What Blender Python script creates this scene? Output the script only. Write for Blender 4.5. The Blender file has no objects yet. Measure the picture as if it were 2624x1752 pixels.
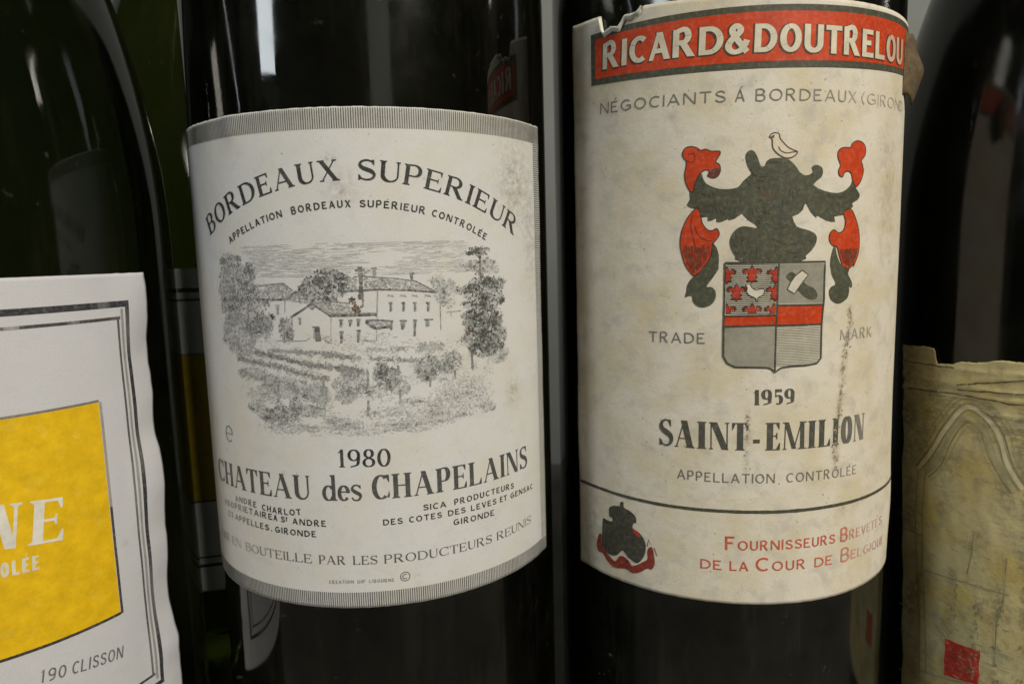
import bpy, bmesh, math, random
from mathutils import Vector, Matrix, noise
random.seed(7)
scene = bpy.context.scene
C = scene.collection

# ------------------------------------------------------------------ camera
CAM_H = 0.130                                   # lens height above the shelf, metres
pitch, roll = 0.12742, -0.02716
fw = Vector((0, math.cos(pitch), -math.sin(pitch)))
up0 = Vector((0, math.sin(pitch), math.cos(pitch)))
rt0 = Vector((1, 0, 0))
rt = math.cos(roll) * rt0 + math.sin(roll) * up0
up = -math.sin(roll) * rt0 + math.cos(roll) * up0
cd = bpy.data.cameras.new('camera')
cam = bpy.data.objects.new('camera', cd); C.objects.link(cam)
cam.matrix_world = Matrix(((rt.x, up.x, -fw.x, 0), (rt.y, up.y, -fw.y, 0), (rt.z, up.z, -fw.z, CAM_H), (0, 0, 0, 1)))
cd.sensor_width = 36.0
cd.lens = 36.0 * 1777.94 / 2624
cd.clip_start = 0.005; cd.clip_end = 50
cd.dof.use_dof = True; cd.dof.focus_distance = 0.128; cd.dof.aperture_fstop = 26
scene.camera = cam

# ------------------------------------------------------------------ light
world = bpy.data.worlds.new('World'); scene.world = world; world.use_nodes = True
wb = world.node_tree.nodes['Background']
wb.inputs[0].default_value = (0.9, 0.95, 1.0, 1); wb.inputs[1].default_value = 0.008

def area(name, loc, target, sx, sy, power, col):
    ld = bpy.data.lights.new(name, 'AREA'); ld.shape = 'RECTANGLE'; ld.size = sx; ld.size_y = sy
    ld.energy = power; ld.color = col
    o = bpy.data.objects.new(name, ld); C.objects.link(o); o.location = loc
    d = Vector(target) - Vector(loc); o.rotation_euler = d.to_track_quat('-Z', 'Y').to_euler()
    return o
LIGHTS = [
    ('window_light', (-1.22, -0.83, 0.86), (0, 0.15, 0.13), 0.26, 0.58, 6.8, (0.90, 0.97, 1.0)),
    ('ceiling_lamp', (0.57, -0.68, 0.86), (0, 0.16, 0.10), 0.34, 0.34, 17.5, (1.0, 0.935, 0.81)),
    ('reflection_band_light', (0.34, -1.13, 0.62), (0, 0.15, 0.15), 0.30, 0.90, 0.55, (0.97, 1.0, 0.85)),  # added dim panel behind the camera, makes the pale bands in the glass
]
for a in LIGHTS: area(*a)
scene.view_settings.view_transform = 'Standard'; scene.view_settings.look = 'None'
scene.view_settings.exposure = -0.08; scene.view_settings.gamma = 1.0
scene.cycles.max_bounces = 7; scene.cycles.transmission_bounces = 6; scene.cycles.glossy_bounces = 4; scene.cycles.diffuse_bounces = 3
scene.cycles.use_denoising = True
scene.cycles.sample_clamp_indirect = 4.0

# label artwork, measured on the paper: millimetres along the curve and above the shelf
ART = {
 'copyright': [[8.42,72.25],[0.84,0.0]],
 'esign': [[-27.89,95.99],[-27.39,98.96],[-29.03,97.22],[-26.22,97.66]],
 'helm': [[-15.94,137.83],[-15.35,138.82],[-15.44,140.28],[-14.59,140.48],[-14.35,141.99],[-13.44,143.45],[-13.1,142.59],[-12.6,141.63],[-11.44,140.9],[-10.12,140.44],[-8.48,140.36],[-7.02,140.6],[-6.22,141.56],[-5.26,142.43],[-4.78,142.99],[-5.45,144.18],[-5.83,145.68],[-5.68,146.49],[-5.0,146.99],[-4.27,146.68],[-3.68,145.59],[-3.16,144.17],[-2.5,144.14],[-2.27,144.79],[-1.53,145.38],[0.31,145.46],[1.85,145.09],[3.09,143.92],[3.82,142.92],[4.91,142.32],[6.0,142.64],[6.26,143.06],[6.03,143.55],[6.33,144.01],[7.16,144.13],[8.03,143.71],[8.29,142.88],[7.9,141.89],[6.43,140.65],[8.76,139.55],[11.42,139.17],[13.35,139.71],[14.56,140.74],[14.99,141.59],[15.78,140.16],[16.96,138.98],[16.51,138.03],[15.07,137.34],[15.34,136.75],[13.97,135.98],[12.88,135.22],[10.95,134.98],[11.2,134.04],[9.34,134.24],[7.36,135.2],[7.22,134.78],[6.02,135.89],[5.34,137.08],[4.87,137.34],[4.54,136.25],[3.67,135.52],[2.79,135.2],[2.71,134.87],[3.46,133.34],[5.19,132.79],[6.79,132.17],[7.44,131.3],[7.23,130.12],[6.41,128.95],[5.32,128.04],[4.43,127.13],[-6.18,127.27],[-7.35,128.29],[-8.11,129.68],[-8.37,131.05],[-7.89,132.4],[-6.92,133.38],[-5.94,133.65],[-4.79,133.48],[-3.62,133.24],[-3.97,133.88],[-5.13,134.67],[-5.97,135.54],[-6.3,135.89],[-7.44,135.09],[-8.58,134.82],[-8.66,135.05],[-9.73,134.58],[-10.63,134.56],[-10.72,135.29],[-11.38,134.9],[-12.21,134.84],[-12.22,135.57],[-13.38,135.49],[-13.56,136.35],[-13.73,136.95],[-14.83,137.18]],
 'plumeL': [[-15.36,140.36],[-16.13,141.93],[-16.31,143.47],[-15.98,145.48],[-16.63,146.54],[-16.67,147.38],[-16.16,148.1],[-15.15,148.26],[-14.14,147.93],[-13.56,147.47],[-12.65,147.6],[-11.66,147.17],[-10.19,147.07],[-10.34,146.25],[-10.91,145.29],[-10.25,144.75],[-10.07,143.75],[-10.47,142.77],[-11.29,142.45],[-12.11,142.78],[-12.2,143.04],[-11.96,143.69],[-12.62,143.98],[-13.2,143.68],[-13.94,142.89],[-14.6,141.33],[-14.76,140.32]],
 'plumeL_tip': [[-11.79,143.68],[-10.81,144.21],[-10.09,143.91],[-10.47,142.77],[-11.29,142.45],[-12.11,142.78],[-12.2,143.04]],
 'spiral': [[-16.06,145.82],[-15.13,145.5],[-14.54,145.87],[-14.55,146.71],[-15.06,147.09],[-15.64,146.8]],
 'leafL': [[-14.4,137.07],[-15.76,135.51],[-16.78,133.22],[-17.09,130.97],[-16.76,128.87],[-16.06,126.76],[-15.19,125.52],[-14.51,124.9],[-13.31,125.84],[-11.65,128.23],[-11.34,130.63],[-11.01,130.96],[-10.19,132.13],[-10.29,132.98],[-10.7,133.42],[-11.36,133.06],[-12.2,133.22],[-13.04,134.28],[-13.38,135.49],[-13.65,136.86]],
 'leafL_vein': [[-14.9,135.9],[-15.15,133.85],[-14.71,131.76],[-14.27,129.85]],
 'leafL_vein2': [[-14.55,134.17],[-13.87,132.42],[-12.68,131.44],[-11.35,131.23]],
 'tailL': [[-11.34,130.71],[-10.67,130.09],[-10.19,128.54],[-10.22,126.65],[-10.29,125.94],[-11.26,124.38],[-12.32,122.88],[-11.4,122.79],[-10.71,121.99],[-10.69,120.72],[-11.37,119.6],[-12.6,119.04],[-13.85,119.2],[-14.71,120.09],[-14.88,121.06],[-15.51,121.14],[-16.15,120.93],[-15.91,122.03],[-15.76,123.15],[-15.13,124.27],[-14.51,124.9],[-12.97,126.47],[-11.45,128.33]],
 'plumeR': [[15.89,140.25],[16.97,141.29],[17.65,143.01],[17.31,144.36],[17.02,145.02],[18.0,146.08],[18.06,147.43],[17.1,148.32],[15.72,148.51],[14.67,148.05],[14.13,147.29],[12.58,147.25],[11.53,146.73],[11.33,145.56],[11.96,144.15],[11.57,143.23],[11.71,142.39],[12.48,142.03],[12.88,142.74],[13.76,143.09],[14.59,142.6],[14.87,141.59],[15.51,140.58]],
 'leafR': [[14.77,136.32],[16.19,134.43],[17.06,132.34],[17.32,130.08],[17.04,127.99],[15.89,125.75],[15.87,126.49],[14.82,125.4],[12.88,126.26],[13.03,126.36],[12.29,128.11],[11.8,129.5],[10.84,129.78],[10.08,130.74],[10.14,131.93],[10.94,132.63],[11.92,132.07],[12.78,132.23],[13.42,133.08],[13.47,134.44],[13.08,135.73]],
 'tailR': [[11.06,129.52],[10.5,127.64],[10.46,125.92],[10.41,126.65],[10.78,124.59],[11.72,122.81],[10.68,122.21],[10.23,121.28],[10.66,119.99],[11.97,119.16],[13.19,119.15],[14.63,119.96],[15.01,121.23],[14.97,122.04],[15.65,121.93],[15.6,122.97],[14.64,124.45],[14.82,125.32],[12.89,126.1],[12.82,126.19],[11.87,127.95],[11.49,129.34]],
 'bird': [[-1.77,149.11],[-1.37,149.67],[-0.63,149.81],[-0.04,149.55],[0.06,148.89],[0.75,148.06],[1.62,147.23],[2.67,146.72],[3.29,146.46],[2.95,145.89],[2.01,145.42],[0.81,145.53],[-0.39,146.29],[-1.16,147.3],[-1.3,148.77]],
 'wing': [[-0.16,147.43],[0.28,146.69],[1.3,146.28],[2.33,146.4],[3.2,146.46]],
 'shield': [[-9.09,127.18],[9.28,126.92],[9.18,119.25],[8.95,115.27],[8.98,109.12],[8.18,108.2],[5.88,107.92],[3.0,107.9],[1.36,107.71],[0.73,107.33],[0.09,106.86],[-0.48,107.44],[-1.19,107.75],[-3.7,107.86],[-7.1,107.92],[-8.49,108.64],[-9.2,109.94],[-9.21,115.27],[-9.11,120.07]],
 'shield_mid': [[0.37,126.94],[0.22,119.58],[0.11,115.3],[0.09,107.11]],
 'q1': [[-9.01,127.02],[0.3,126.82],[0.21,117.65],[-9.06,117.64]],
 'q2': [[0.38,126.85],[9.11,126.69],[9.09,119.29],[0.3,119.45]],
 'redL': [[-9.02,117.43],[0.19,117.49],[0.15,115.61],[-9.06,115.51]],
 'redR': [[0.27,119.26],[9.06,119.1],[9.0,115.46],[0.16,115.58]],
 'q3': [[-9.15,115.27],[0.07,115.33],[0.13,107.67],[-7.1,108.0],[-8.34,108.72],[-9.12,110.1]],
 'q4': [[0.15,115.37],[8.9,115.24],[8.92,109.21],[8.1,108.28],[5.87,108.0],[1.36,107.84],[0.22,107.18]],
 'fleurs': [[-4.37,125.03],[-7.05,121.78],[-8.84,124.97],[-0.05,124.77],[-0.14,121.63],[-8.76,118.23],[-4.26,118.17],[-0.38,118.09]],
 'fleur_h': 3.13,
 'cock': [[-5.4,123.02],[-4.8,123.24],[-4.33,122.52],[-3.56,122.11],[-2.72,122.33],[-2.17,122.08],[-2.39,121.22],[-3.3,120.69],[-3.29,120.13],[-3.52,120.14],[-3.69,120.62],[-4.69,121.11],[-5.23,121.75],[-5.17,122.54]],
 'handle': [[2.25,125.09],[2.89,125.19],[3.73,124.5],[5.61,122.87],[7.02,122.19],[7.85,121.06],[7.52,120.2],[6.56,120.0],[5.34,120.52],[4.13,121.66],[2.28,123.61],[1.7,124.41]],
 'hammer': [[4.7,125.49],[5.91,124.59],[4.92,123.37],[3.96,122.06],[3.32,121.22],[2.0,122.08],[2.61,123.44],[3.4,124.51]],
 'arms': [[-32.86,75.93],[-32.64,76.73],[-31.42,77.38],[-29.96,77.67],[-29.85,78.49],[-29.38,78.72],[-29.01,78.62],[-28.93,77.6],[-27.66,77.27],[-26.43,76.6],[-26.01,75.75],[-26.1,75.02],[-26.7,74.72],[-26.89,73.64],[-25.93,73.4],[-24.75,72.57],[-24.01,71.32],[-23.93,69.92],[-24.27,68.41],[-25.11,67.08],[-25.97,66.44],[-27.01,66.72],[-28.08,67.22],[-29.37,68.3],[-30.53,66.97],[-31.73,66.35],[-33.19,66.29],[-34.49,67.02],[-35.15,68.31],[-34.89,70.56],[-34.62,73.62],[-33.74,73.72],[-31.96,73.74],[-32.05,74.61],[-32.77,74.65]],
 'ribbon': [[-35.82,69.93],[-36.56,68.17],[-36.7,66.77],[-36.12,65.79],[-34.95,65.86],[-33.85,64.9],[-32.38,63.9],[-30.56,63.92],[-28.65,64.45],[-27.38,64.02],[-25.97,64.27],[-24.61,65.13],[-23.45,65.99],[-22.8,65.84],[-22.16,66.71],[-22.0,68.01],[-22.32,69.98],[-22.64,70.7],[-23.28,70.39],[-23.61,69.36],[-23.53,67.96],[-24.61,67.05],[-25.97,66.04],[-27.2,65.61],[-27.73,66.35],[-29.19,67.05],[-30.34,66.54],[-31.14,65.3],[-32.15,65.47],[-33.19,66.12],[-34.71,67.11],[-35.26,68.6],[-35.12,69.98]],
 'armsred': [[-26.89,73.48],[-25.93,73.4],[-25.09,72.33],[-26.11,72.4]],
 'flecks': [[-23.61,70.63],[-23.28,72.12],[-22.88,71.27],[-22.16,70.65],[-21.53,69.06]],
 'drip': [[15.39,118.02],[15.94,115.04],[15.4,113.6],[14.89,111.42],[14.47,107.74],[14.04,104.04],[13.82,100.3],[13.56,97.3],[12.92,94.33],[13.05,91.25],[13.4,87.36]],
 'drip2': [[-4.65,99.05],[-4.72,94.56],[-4.8,90.79],[-4.82,87.75]],
 'trees': [[-22.85,129.62,2.86,1.66,14.0,0.5],[-23.85,126.89,2.58,1.68,14.0,0.5],[-24.63,124.47,2.25,1.94,10.0,0.45],[-19.72,127.58,2.83,1.88,14.0,0.55],[-17.81,128.03,1.8,1.4,14.0,0.6],[-20.43,124.51,4.45,1.9,14.0,0.55],[-16.44,124.28,1.87,1.64,8.0,0.45],[-16.96,122.17,3.21,1.3,10.0,0.5],[-23.07,121.84,3.78,1.7,12.0,0.55],[-16.63,119.1,3.5,2.13,15.0,0.68],[-21.91,118.49,3.98,1.7,9.0,0.4],[-21.79,116.31,4.38,1.71,9.0,0.4],[-15.48,118.18,2.13,2.13,6.0,0.4],[-21.29,114.15,3.08,1.22,8.0,0.45],[-2.48,126.16,3.48,1.92,20.0,0.7],[-5.17,124.63,1.92,1.82,18.0,0.68],[-0.38,126.78,1.59,1.13,12.0,0.55],[-2.38,124.11,2.55,1.82,20.0,0.7],[-5.04,123.03,1.44,1.37,8.0,0.5],[-10.44,117.76,1.27,1.98,14.0,0.55],[-9.85,116.83,0.66,1.05,14.0,0.6],[25.17,130.55,2.54,0.84,18.0,0.8],[23.46,127.97,2.28,0.95,12.0,0.6],[26.45,128.48,1.86,0.85,14.0,0.65],[27.67,127.47,1.94,1.1,10.0,0.5],[25.17,127.07,1.2,0.96,10.0,0.6],[26.29,124.6,3.43,1.34,20.0,0.8],[29.21,124.46,2.06,1.23,14.0,0.7],[21.61,123.63,2.32,0.71,18.0,0.8],[24.12,123.02,2.63,1.45,18.0,0.75],[28.11,122.05,2.65,1.73,18.0,0.75],[25.51,120.5,2.74,1.71,22.0,0.85],[22.33,120.95,1.67,0.72,12.0,0.7],[23.94,118.41,2.77,1.34,20.0,0.8],[27.31,118.39,2.58,1.73,16.0,0.7],[25.64,116.06,3.39,1.97,22.0,0.82],[28.14,114.83,2.67,2.75,16.0,0.7],[26.14,113.04,3.13,1.74,20.0,0.8],[22.92,114.59,1.99,1.22,8.0,0.55],[28.67,111.24,2.73,1.51,7.0,0.4],[17.69,123.83,2.01,2.11,10.0,0.5],[16.5,125.29,1.23,1.4,8.0,0.42],[18.62,121.89,1.28,1.18,7.0,0.4],[14.54,113.87,2.42,0.95,7.0,0.4],[7.05,108.96,2.06,1.76,14.0,0.6],[5.99,110.43,1.14,1.17,16.0,0.7],[0.59,107.84,2.54,1.88,12.0,0.5],[-0.44,105.99,1.63,1.18,10.0,0.5],[9.04,107.17,1.62,1.42,9.0,0.45],[14.39,110.31,1.94,2.02,13.0,0.6],[13.38,109.44,1.44,1.43,10.0,0.5],[18.42,110.89,2.2,1.69,12.0,0.55],[17.62,110.25,1.27,0.96,12.0,0.6],[-11.9,102.78,2.66,1.33,13.0,0.6],[-15.43,102.33,1.85,1.11,11.0,0.55],[-9.48,104.31,1.05,1.44,15.0,0.65],[-6.6,103.42,2.26,1.07,9.0,0.5],[-18.17,103.84,2.04,0.99,7.0,0.4],[-11.51,107.6,2.48,1.68,8.0,0.42],[-14.57,108.44,2.1,1.21,10.0,0.5],[-8.38,106.96,2.84,1.66,9.0,0.42],[-5.39,106.75,1.71,1.66,9.0,0.42],[-18.23,109.7,3.76,0.98,8.0,0.42],[-4.25,105.57,1.45,1.42,6.0,0.4],[-0.96,101.01,3.29,0.95,6.0,0.35],[10.59,100.33,7.14,1.2,4.0,0.3],[16.76,101.83,6.68,1.46,5.0,0.3],[20.86,105.24,5.53,3.2,3.0,0.25],[-10.98,100.41,5.55,1.21,4.0,0.3],[26.0,101.73,1.89,1.01,8.0,0.4],[6.07,102.85,3.68,0.95,4.0,0.3],[12.2,104.27,3.82,0.72,5.0,0.35],[-16.31,106.17,3.84,1.47,3.0,0.3],[4.9,106.96,1.82,1.41,7.0,0.4],[-3.27,102.0,1.2,0.72,8.0,0.45],[1.3,99.75,4.65,0.72,3.0,0.3]],
 'rows': [[[[-14.65,114.17],[-4.93,113.8],[2.69,112.69]],0.38,12,0.55],[[[3.68,114.23],[6.62,114.1]],0.42,9,0.4],[[[7.76,114.04],[10.75,113.9]],0.56,9,0.45],[[[12.4,114.03],[17.26,113.65]],0.8,7,0.4],[[[-17.81,113.82],[-11.1,112.71],[-6.05,111.58],[-0.38,111.04],[3.02,110.34]],0.53,18,0.7],[[[3.82,112.53],[13.48,111.58]],0.51,13,0.6],[[[-3.99,113.44],[-1.42,113.16],[1.55,112.73]],0.47,16,0.65],[[[-22.68,112.35],[-12.87,111.37],[-5.22,109.35],[-2.83,109.21]],0.64,14,0.6],[[[-21.06,109.76],[-15.44,108.88]],0.59,9,0.45],[[[-8.89,114.03],[-5.91,113.57]],0.37,12,0.55],[[[-1.78,110.95],[3.22,109.86]],0.7,14,0.6]],
 'lines': [[0.34,0.8,[[-0.53,124.25],[6.24,124.42],[11.22,124.12],[16.43,123.49]]],[0.16,0.7,[[-0.28,124.51],[2.32,126.66],[3.45,126.85]]],[0.2,0.75,[[3.67,126.78],[9.03,126.22],[12.68,125.63],[16.19,123.66]]],[0.2,0.6,[[16.97,123.39],[16.93,120.1],[16.89,116.78]]],[0.16,0.5,[[-0.77,124.07],[-0.88,122.25]]],[0.18,0.6,[[6.12,124.31],[5.94,122.03],[5.76,119.51]]],[0.75,0.8,[[3.36,128.37],[3.43,126.45],[3.24,122.82]]],[0.4,0.8,[[2.5,127.78],[4.18,127.83]]],[0.3,0.7,[[3.63,123.94],[3.51,121.55]]],[0.6,0.7,[[5.71,128.07],[5.73,126.83]]],[0.3,0.75,[[5.19,128.09],[6.2,128.06]]],[0.5,0.75,[[12.0,126.96],[12.03,125.65]]],[0.25,0.75,[[11.58,127.04],[12.55,126.92]]],[0.25,0.6,[[3.91,127.11],[5.07,127.87]]],[0.28,0.85,[[7.88,122.05],[8.51,122.02]]],[0.32,0.8,[[8.19,122.04],[8.12,120.56]]],[0.14,0.5,[[8.44,121.93],[8.36,120.67]]],[0.16,0.45,[[7.71,123.16],[7.99,123.44],[8.2,123.14],[8.49,123.42],[8.79,123.02]]],[0.14,0.45,[[7.77,123.52],[8.7,123.07]]],[0.28,0.85,[[10.04,121.95],[10.68,121.93]]],[0.32,0.8,[[10.36,121.94],[10.29,120.46]]],[0.14,0.5,[[10.61,121.84],[10.52,120.57]]],[0.16,0.45,[[9.86,123.07],[10.15,123.36],[10.36,123.05],[10.65,123.33],[10.96,122.93]]],[0.14,0.45,[[9.92,123.43],[10.87,122.98]]],[0.28,0.85,[[12.04,121.86],[12.7,121.83]]],[0.32,0.8,[[12.37,121.85],[12.3,120.36]]],[0.14,0.5,[[12.62,121.74],[12.54,120.46]]],[0.16,0.45,[[11.86,122.98],[12.16,123.27],[12.37,122.96],[12.67,123.25],[12.98,122.84]]],[0.14,0.45,[[11.93,123.35],[12.89,122.89]]],[0.28,0.85,[[14.36,121.75],[15.03,121.71]]],[0.32,0.8,[[14.69,121.73],[14.63,120.23]]],[0.14,0.5,[[14.95,121.62],[14.87,120.34]]],[0.16,0.45,[[14.17,122.87],[14.47,123.16],[14.69,122.85],[15.0,123.14],[15.32,122.72]]],[0.14,0.45,[[14.23,123.24],[15.22,122.78]]],[0.3,0.85,[[7.88,118.91],[8.5,118.88]]],[0.28,0.8,[[8.27,118.89],[8.2,117.44]]],[0.3,0.85,[[9.64,118.87],[10.86,118.81]]],[0.6,0.8,[[10.05,118.8],[10.03,117.32]]],[0.25,0.6,[[10.46,118.78],[10.37,117.67]]],[0.3,0.85,[[11.95,118.84],[12.66,118.8]]],[0.36,0.85,[[12.38,118.82],[12.06,116.05]]],[0.14,0.6,[[12.04,118.74],[11.99,116.64]]],[0.28,0.85,[[13.92,118.82],[15.54,118.77]]],[0.5,0.8,[[14.39,118.72],[14.39,117.57]]],[0.2,0.6,[[14.75,118.7],[14.71,117.64]]],[0.36,0.85,[[-9.35,119.97],[-7.11,121.22],[-5.27,122.34]]],[0.36,0.85,[[-5.27,122.34],[-3.72,121.29],[-2.05,120.04]]],[0.42,0.85,[[-2.04,120.17],[1.51,120.13],[5.79,120.11]]],[0.22,0.6,[[-5.08,122.34],[-1.31,122.6],[1.4,122.19]]],[0.15,0.55,[[-3.69,121.86],[-2.01,120.56],[5.59,120.44]]],[0.18,0.6,[[-9.15,119.85],[-9.23,117.77],[-9.24,115.9]]],[0.12,0.4,[[-2.05,119.99],[-2.26,115.85]]],[1.0,0.82,[[-4.64,118.2],[-4.51,115.79]]],[0.3,0.8,[[-5.4,118.28],[-4.2,118.26]]],[0.18,0.5,[[-5.07,118.2],[-5.29,116.36]]],[0.4,0.75,[[-7.6,119.89],[-7.68,118.74]]],[0.15,0.7,[[-8.01,119.8],[-7.45,119.89]]],[0.3,0.85,[[-0.68,119.38],[0.05,119.37]]],[0.4,0.8,[[-0.36,119.38],[-0.43,118.16]]],[0.14,0.5,[[-0.08,119.37],[-0.13,118.5]]],[0.3,0.85,[[0.87,119.23],[1.59,119.21]]],[0.4,0.8,[[1.19,119.22],[1.13,118.25]]],[0.14,0.5,[[1.46,119.21],[1.42,118.59]]],[0.3,0.85,[[2.28,119.37],[3.0,119.34]]],[0.4,0.8,[[2.6,119.36],[2.54,118.21]]],[0.14,0.5,[[2.87,119.35],[2.83,118.54]]],[0.3,0.85,[[-0.73,117.32],[0.0,117.3]]],[0.4,0.8,[[-0.41,117.31],[-0.52,115.35]]],[0.14,0.5,[[-0.13,117.3],[-0.23,115.68]]],[0.3,0.85,[[2.18,117.46],[2.9,117.43]]],[0.4,0.8,[[2.49,117.45],[2.38,115.44]]],[0.14,0.5,[[2.77,117.44],[2.68,115.78]]],[0.5,0.85,[[3.89,119.01],[4.57,118.29],[5.56,117.72],[6.81,117.85],[8.13,117.97]]],[0.3,0.8,[[3.83,119.17],[5.75,119.17],[8.0,118.91]]],[0.3,0.8,[[8.18,118.94],[8.03,117.33]]],[0.16,0.5,[[5.62,117.67],[5.47,115.59]]],[0.36,0.8,[[-15.57,123.11],[-12.45,123.06],[-10.02,123.09],[-8.33,124.34],[-6.27,124.37]]],[0.22,0.65,[[-17.61,125.22],[-13.91,125.67],[-10.33,125.9],[-8.62,124.57]]],[0.5,0.6,[[-11.76,122.06],[-11.89,120.51]]],[0.2,0.6,[[-12.25,122.06],[-11.43,122.06]]],[0.16,0.5,[[-10.25,122.86],[-10.46,120.79]]],[0.3,0.6,[[-7.41,123.98],[-7.46,122.61]]],[0.2,0.6,[[-10.0,123.32],[-8.15,124.11]]],[0.14,0.5,[[-12.49,115.92],[-9.27,115.83],[-6.74,115.9],[-6.09,116.36]]],[0.2,0.5,[[-3.36,115.87],[-2.1,115.38]]],[0.25,0.45,[[3.31,115.8],[5.33,115.49]]],[0.14,0.4,[[8.31,116.04],[9.12,116.11]]],[0.16,0.5,[[18.03,119.91],[20.91,119.96]]],[0.14,0.5,[[18.93,119.85],[18.97,119.02]]],[0.4,0.6,[[-21.95,122.82],[-22.18,119.45]]],[0.35,0.6,[[-18.35,121.92],[-18.76,119.06]]],[0.4,0.6,[[-21.63,116.08],[-21.9,113.87]]],[0.3,0.5,[[-19.62,115.92],[-19.74,113.25]]],[0.3,0.5,[[-18.27,115.72],[-18.87,113.29]]],[0.5,0.85,[[25.35,129.95],[25.24,127.31],[25.4,125.13]]],[0.25,0.7,[[25.32,129.23],[24.41,129.97]]],[0.5,0.75,[[22.98,114.83],[22.86,111.9],[22.92,108.94]]],[0.42,0.62,[[-12.85,108.27],[-13.09,104.78]]],[0.42,0.62,[[-3.98,109.81],[-4.1,107.22]]],[0.42,0.62,[[3.71,110.54],[3.68,108.2]]],[0.42,0.62,[[3.57,105.13],[3.38,102.41]]],[0.42,0.62,[[8.99,111.08],[8.98,109.31]]],[0.42,0.62,[[9.11,106.69],[9.07,104.31]]],[0.42,0.62,[[14.48,112.4],[14.48,111.26]]],[0.42,0.62,[[14.6,108.37],[14.48,106.82]]],[0.42,0.62,[[19.09,113.01],[19.13,111.55]]],[0.42,0.62,[[19.25,109.35],[19.29,107.76]]],[0.2,0.4,[[-4.0,107.22],[-4.13,101.76]]],[0.18,0.4,[[-12.63,104.8],[-12.97,100.06]]],[0.18,0.4,[[-7.78,104.59],[-7.79,102.68]]]],
 'roofs': [[[0.06,124.55],[2.42,126.48],[2.75,126.35],[2.64,124.31]],[[3.88,126.55],[9.02,126.04],[12.56,125.49],[15.7,123.8],[6.25,124.58],[3.99,124.39]],[[-4.97,122.16],[1.28,122.08],[1.99,120.57],[5.47,120.31],[-1.91,120.31]],[[-15.3,123.35],[-13.92,125.55],[-10.47,125.74],[-8.88,124.46],[-10.14,123.28]],[[4.16,119.0],[7.76,118.78],[7.84,118.08],[5.68,117.95]],[[-10.02,123.09],[-8.14,124.22],[-6.29,124.19],[-6.41,122.36],[-8.02,122.38]]],
 'sky': [[-18.49,132.46],[21.96,132.15],[24.52,125.65],[-15.88,126.84]],
 'brown': [[1.76,122.52,1.0],[2.59,121.28,1.0],[2.14,121.25,0.7],[3.15,123.27,0.7],[2.34,120.79,0.6],[22.12,115.89,0.9],[22.42,116.35,0.6]],
 'b3_archO': [[-53.13,77.44],[-49.83,82.69],[-46.43,89.28],[-42.82,94.09],[-39.2,92.74],[-36.51,89.3],[-34.58,83.3],[-31.67,78.55]],
 'b3_archI': [[-51.25,76.91],[-48.59,80.36],[-46.75,85.57],[-44.5,90.21],[-42.24,91.93],[-39.04,89.8],[-37.09,84.74],[-33.1,77.73]],
 'b3_red': [[-44.6,39.79],[-37.41,40.28],[-37.27,32.37],[-44.4,30.95]],
 'b3_extra': [[[-53.13,77.44],[-53.51,67.35],[-52.45,56.55],[-50.75,40.29],[-50.32,26.65]],[[-51.25,76.91],[-51.6,66.93],[-50.73,54.47],[-49.21,39.38],[-48.59,27.68]],[[-49.99,53.96],[-40.77,54.84],[-32.27,54.91]],[[-56.62,67.36],[-50.69,66.71]],[[-56.64,61.64],[-51.02,61.89]],[[-51.04,28.55],[-44.36,30.13],[-38.67,31.82]],[[-40.01,66.42],[-40.19,61.4],[-40.85,56.41]],[[-33.71,63.08],[-33.8,53.34],[-34.74,47.79],[-34.61,37.31]]],
 'texts': [
  {'n': 1, 'name': 'a', 'font': 'serif', 'cap': 3.45, 'u0': 3.25, 'c': [-3.7e-07, -1.147e-05, -0.00858441, -0.02020522, 142.8340525], 'segs': [['BORDEAUX', -28.78, 0.88], ['SUPERIEUR', 3.62, 34.33]]},
  {'n': 1, 'name': 'b', 'font': 'sans', 'cap': 1.21, 'u0': 4.35, 'c': [-2.37e-06, -4.253e-05, -0.00836687, -0.03098257, 138.32815618], 'segs': [['APPELLATION', -22.0, -9.63], ['BORDEAUX', -7.88, 2.4], ['SUPÉRIEUR', 3.84, 14.84], ['CONTROLÉE', 15.93, 26.68]]},
  {'n': 1, 'name': 'c', 'font': 'serif3', 'cap': 3.24, 'u0': 2.23, 'c': [-0.00167558, -0.02346832, 93.21460179], 'segs': [['1980', -2.49, 6.86]]},
  {'n': 1, 'name': 'd', 'font': 'serif2', 'cap': 4.45, 'u0': 3.03, 'c': [5.48e-06, -2.757e-05, -0.00372609, 87.17520045], 'segs': [['CHATEAU', -34.81, -7.85], ['des', -5.61, 1.56], ['CHAPELAINS', 3.26, 36.81]]},
  {'n': 1, 'name': 'e', 'font': 'sans', 'cap': 1.15, 'u0': -19.02, 'c': [0.0009464, -0.00013419, -0.07105224, 84.20925313], 'segs': [['ANDRE', -27.1, -20.32], ['CHARLOT', -18.88, -9.89]]},
  {'n': 1, 'name': 'f', 'font': 'sans', 'cap': 1.15, 'u0': -16.99, 'c': [0.00018105, -0.00111414, -0.03746731, 82.61400014], 'segs': [['PROPRIETAIRE', -32.23, -16.37], ['A', -16.13, -15.24], ['St', -14.37, -12.95], ['ANDRE', -11.87, -5.21]]},
  {'n': 1, 'name': 'g', 'font': 'sans', 'cap': 1.15, 'u0': -19.05, 'c': [0.00013496, -0.00088137, -0.02425014, 80.44111733], 'segs': [['ET', -30.9, -28.49], ['APPELLES', -27.75, -17.42], ['.', -16.92, -16.63], ['GIRONDE', -15.93, -7.25]]},
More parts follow.
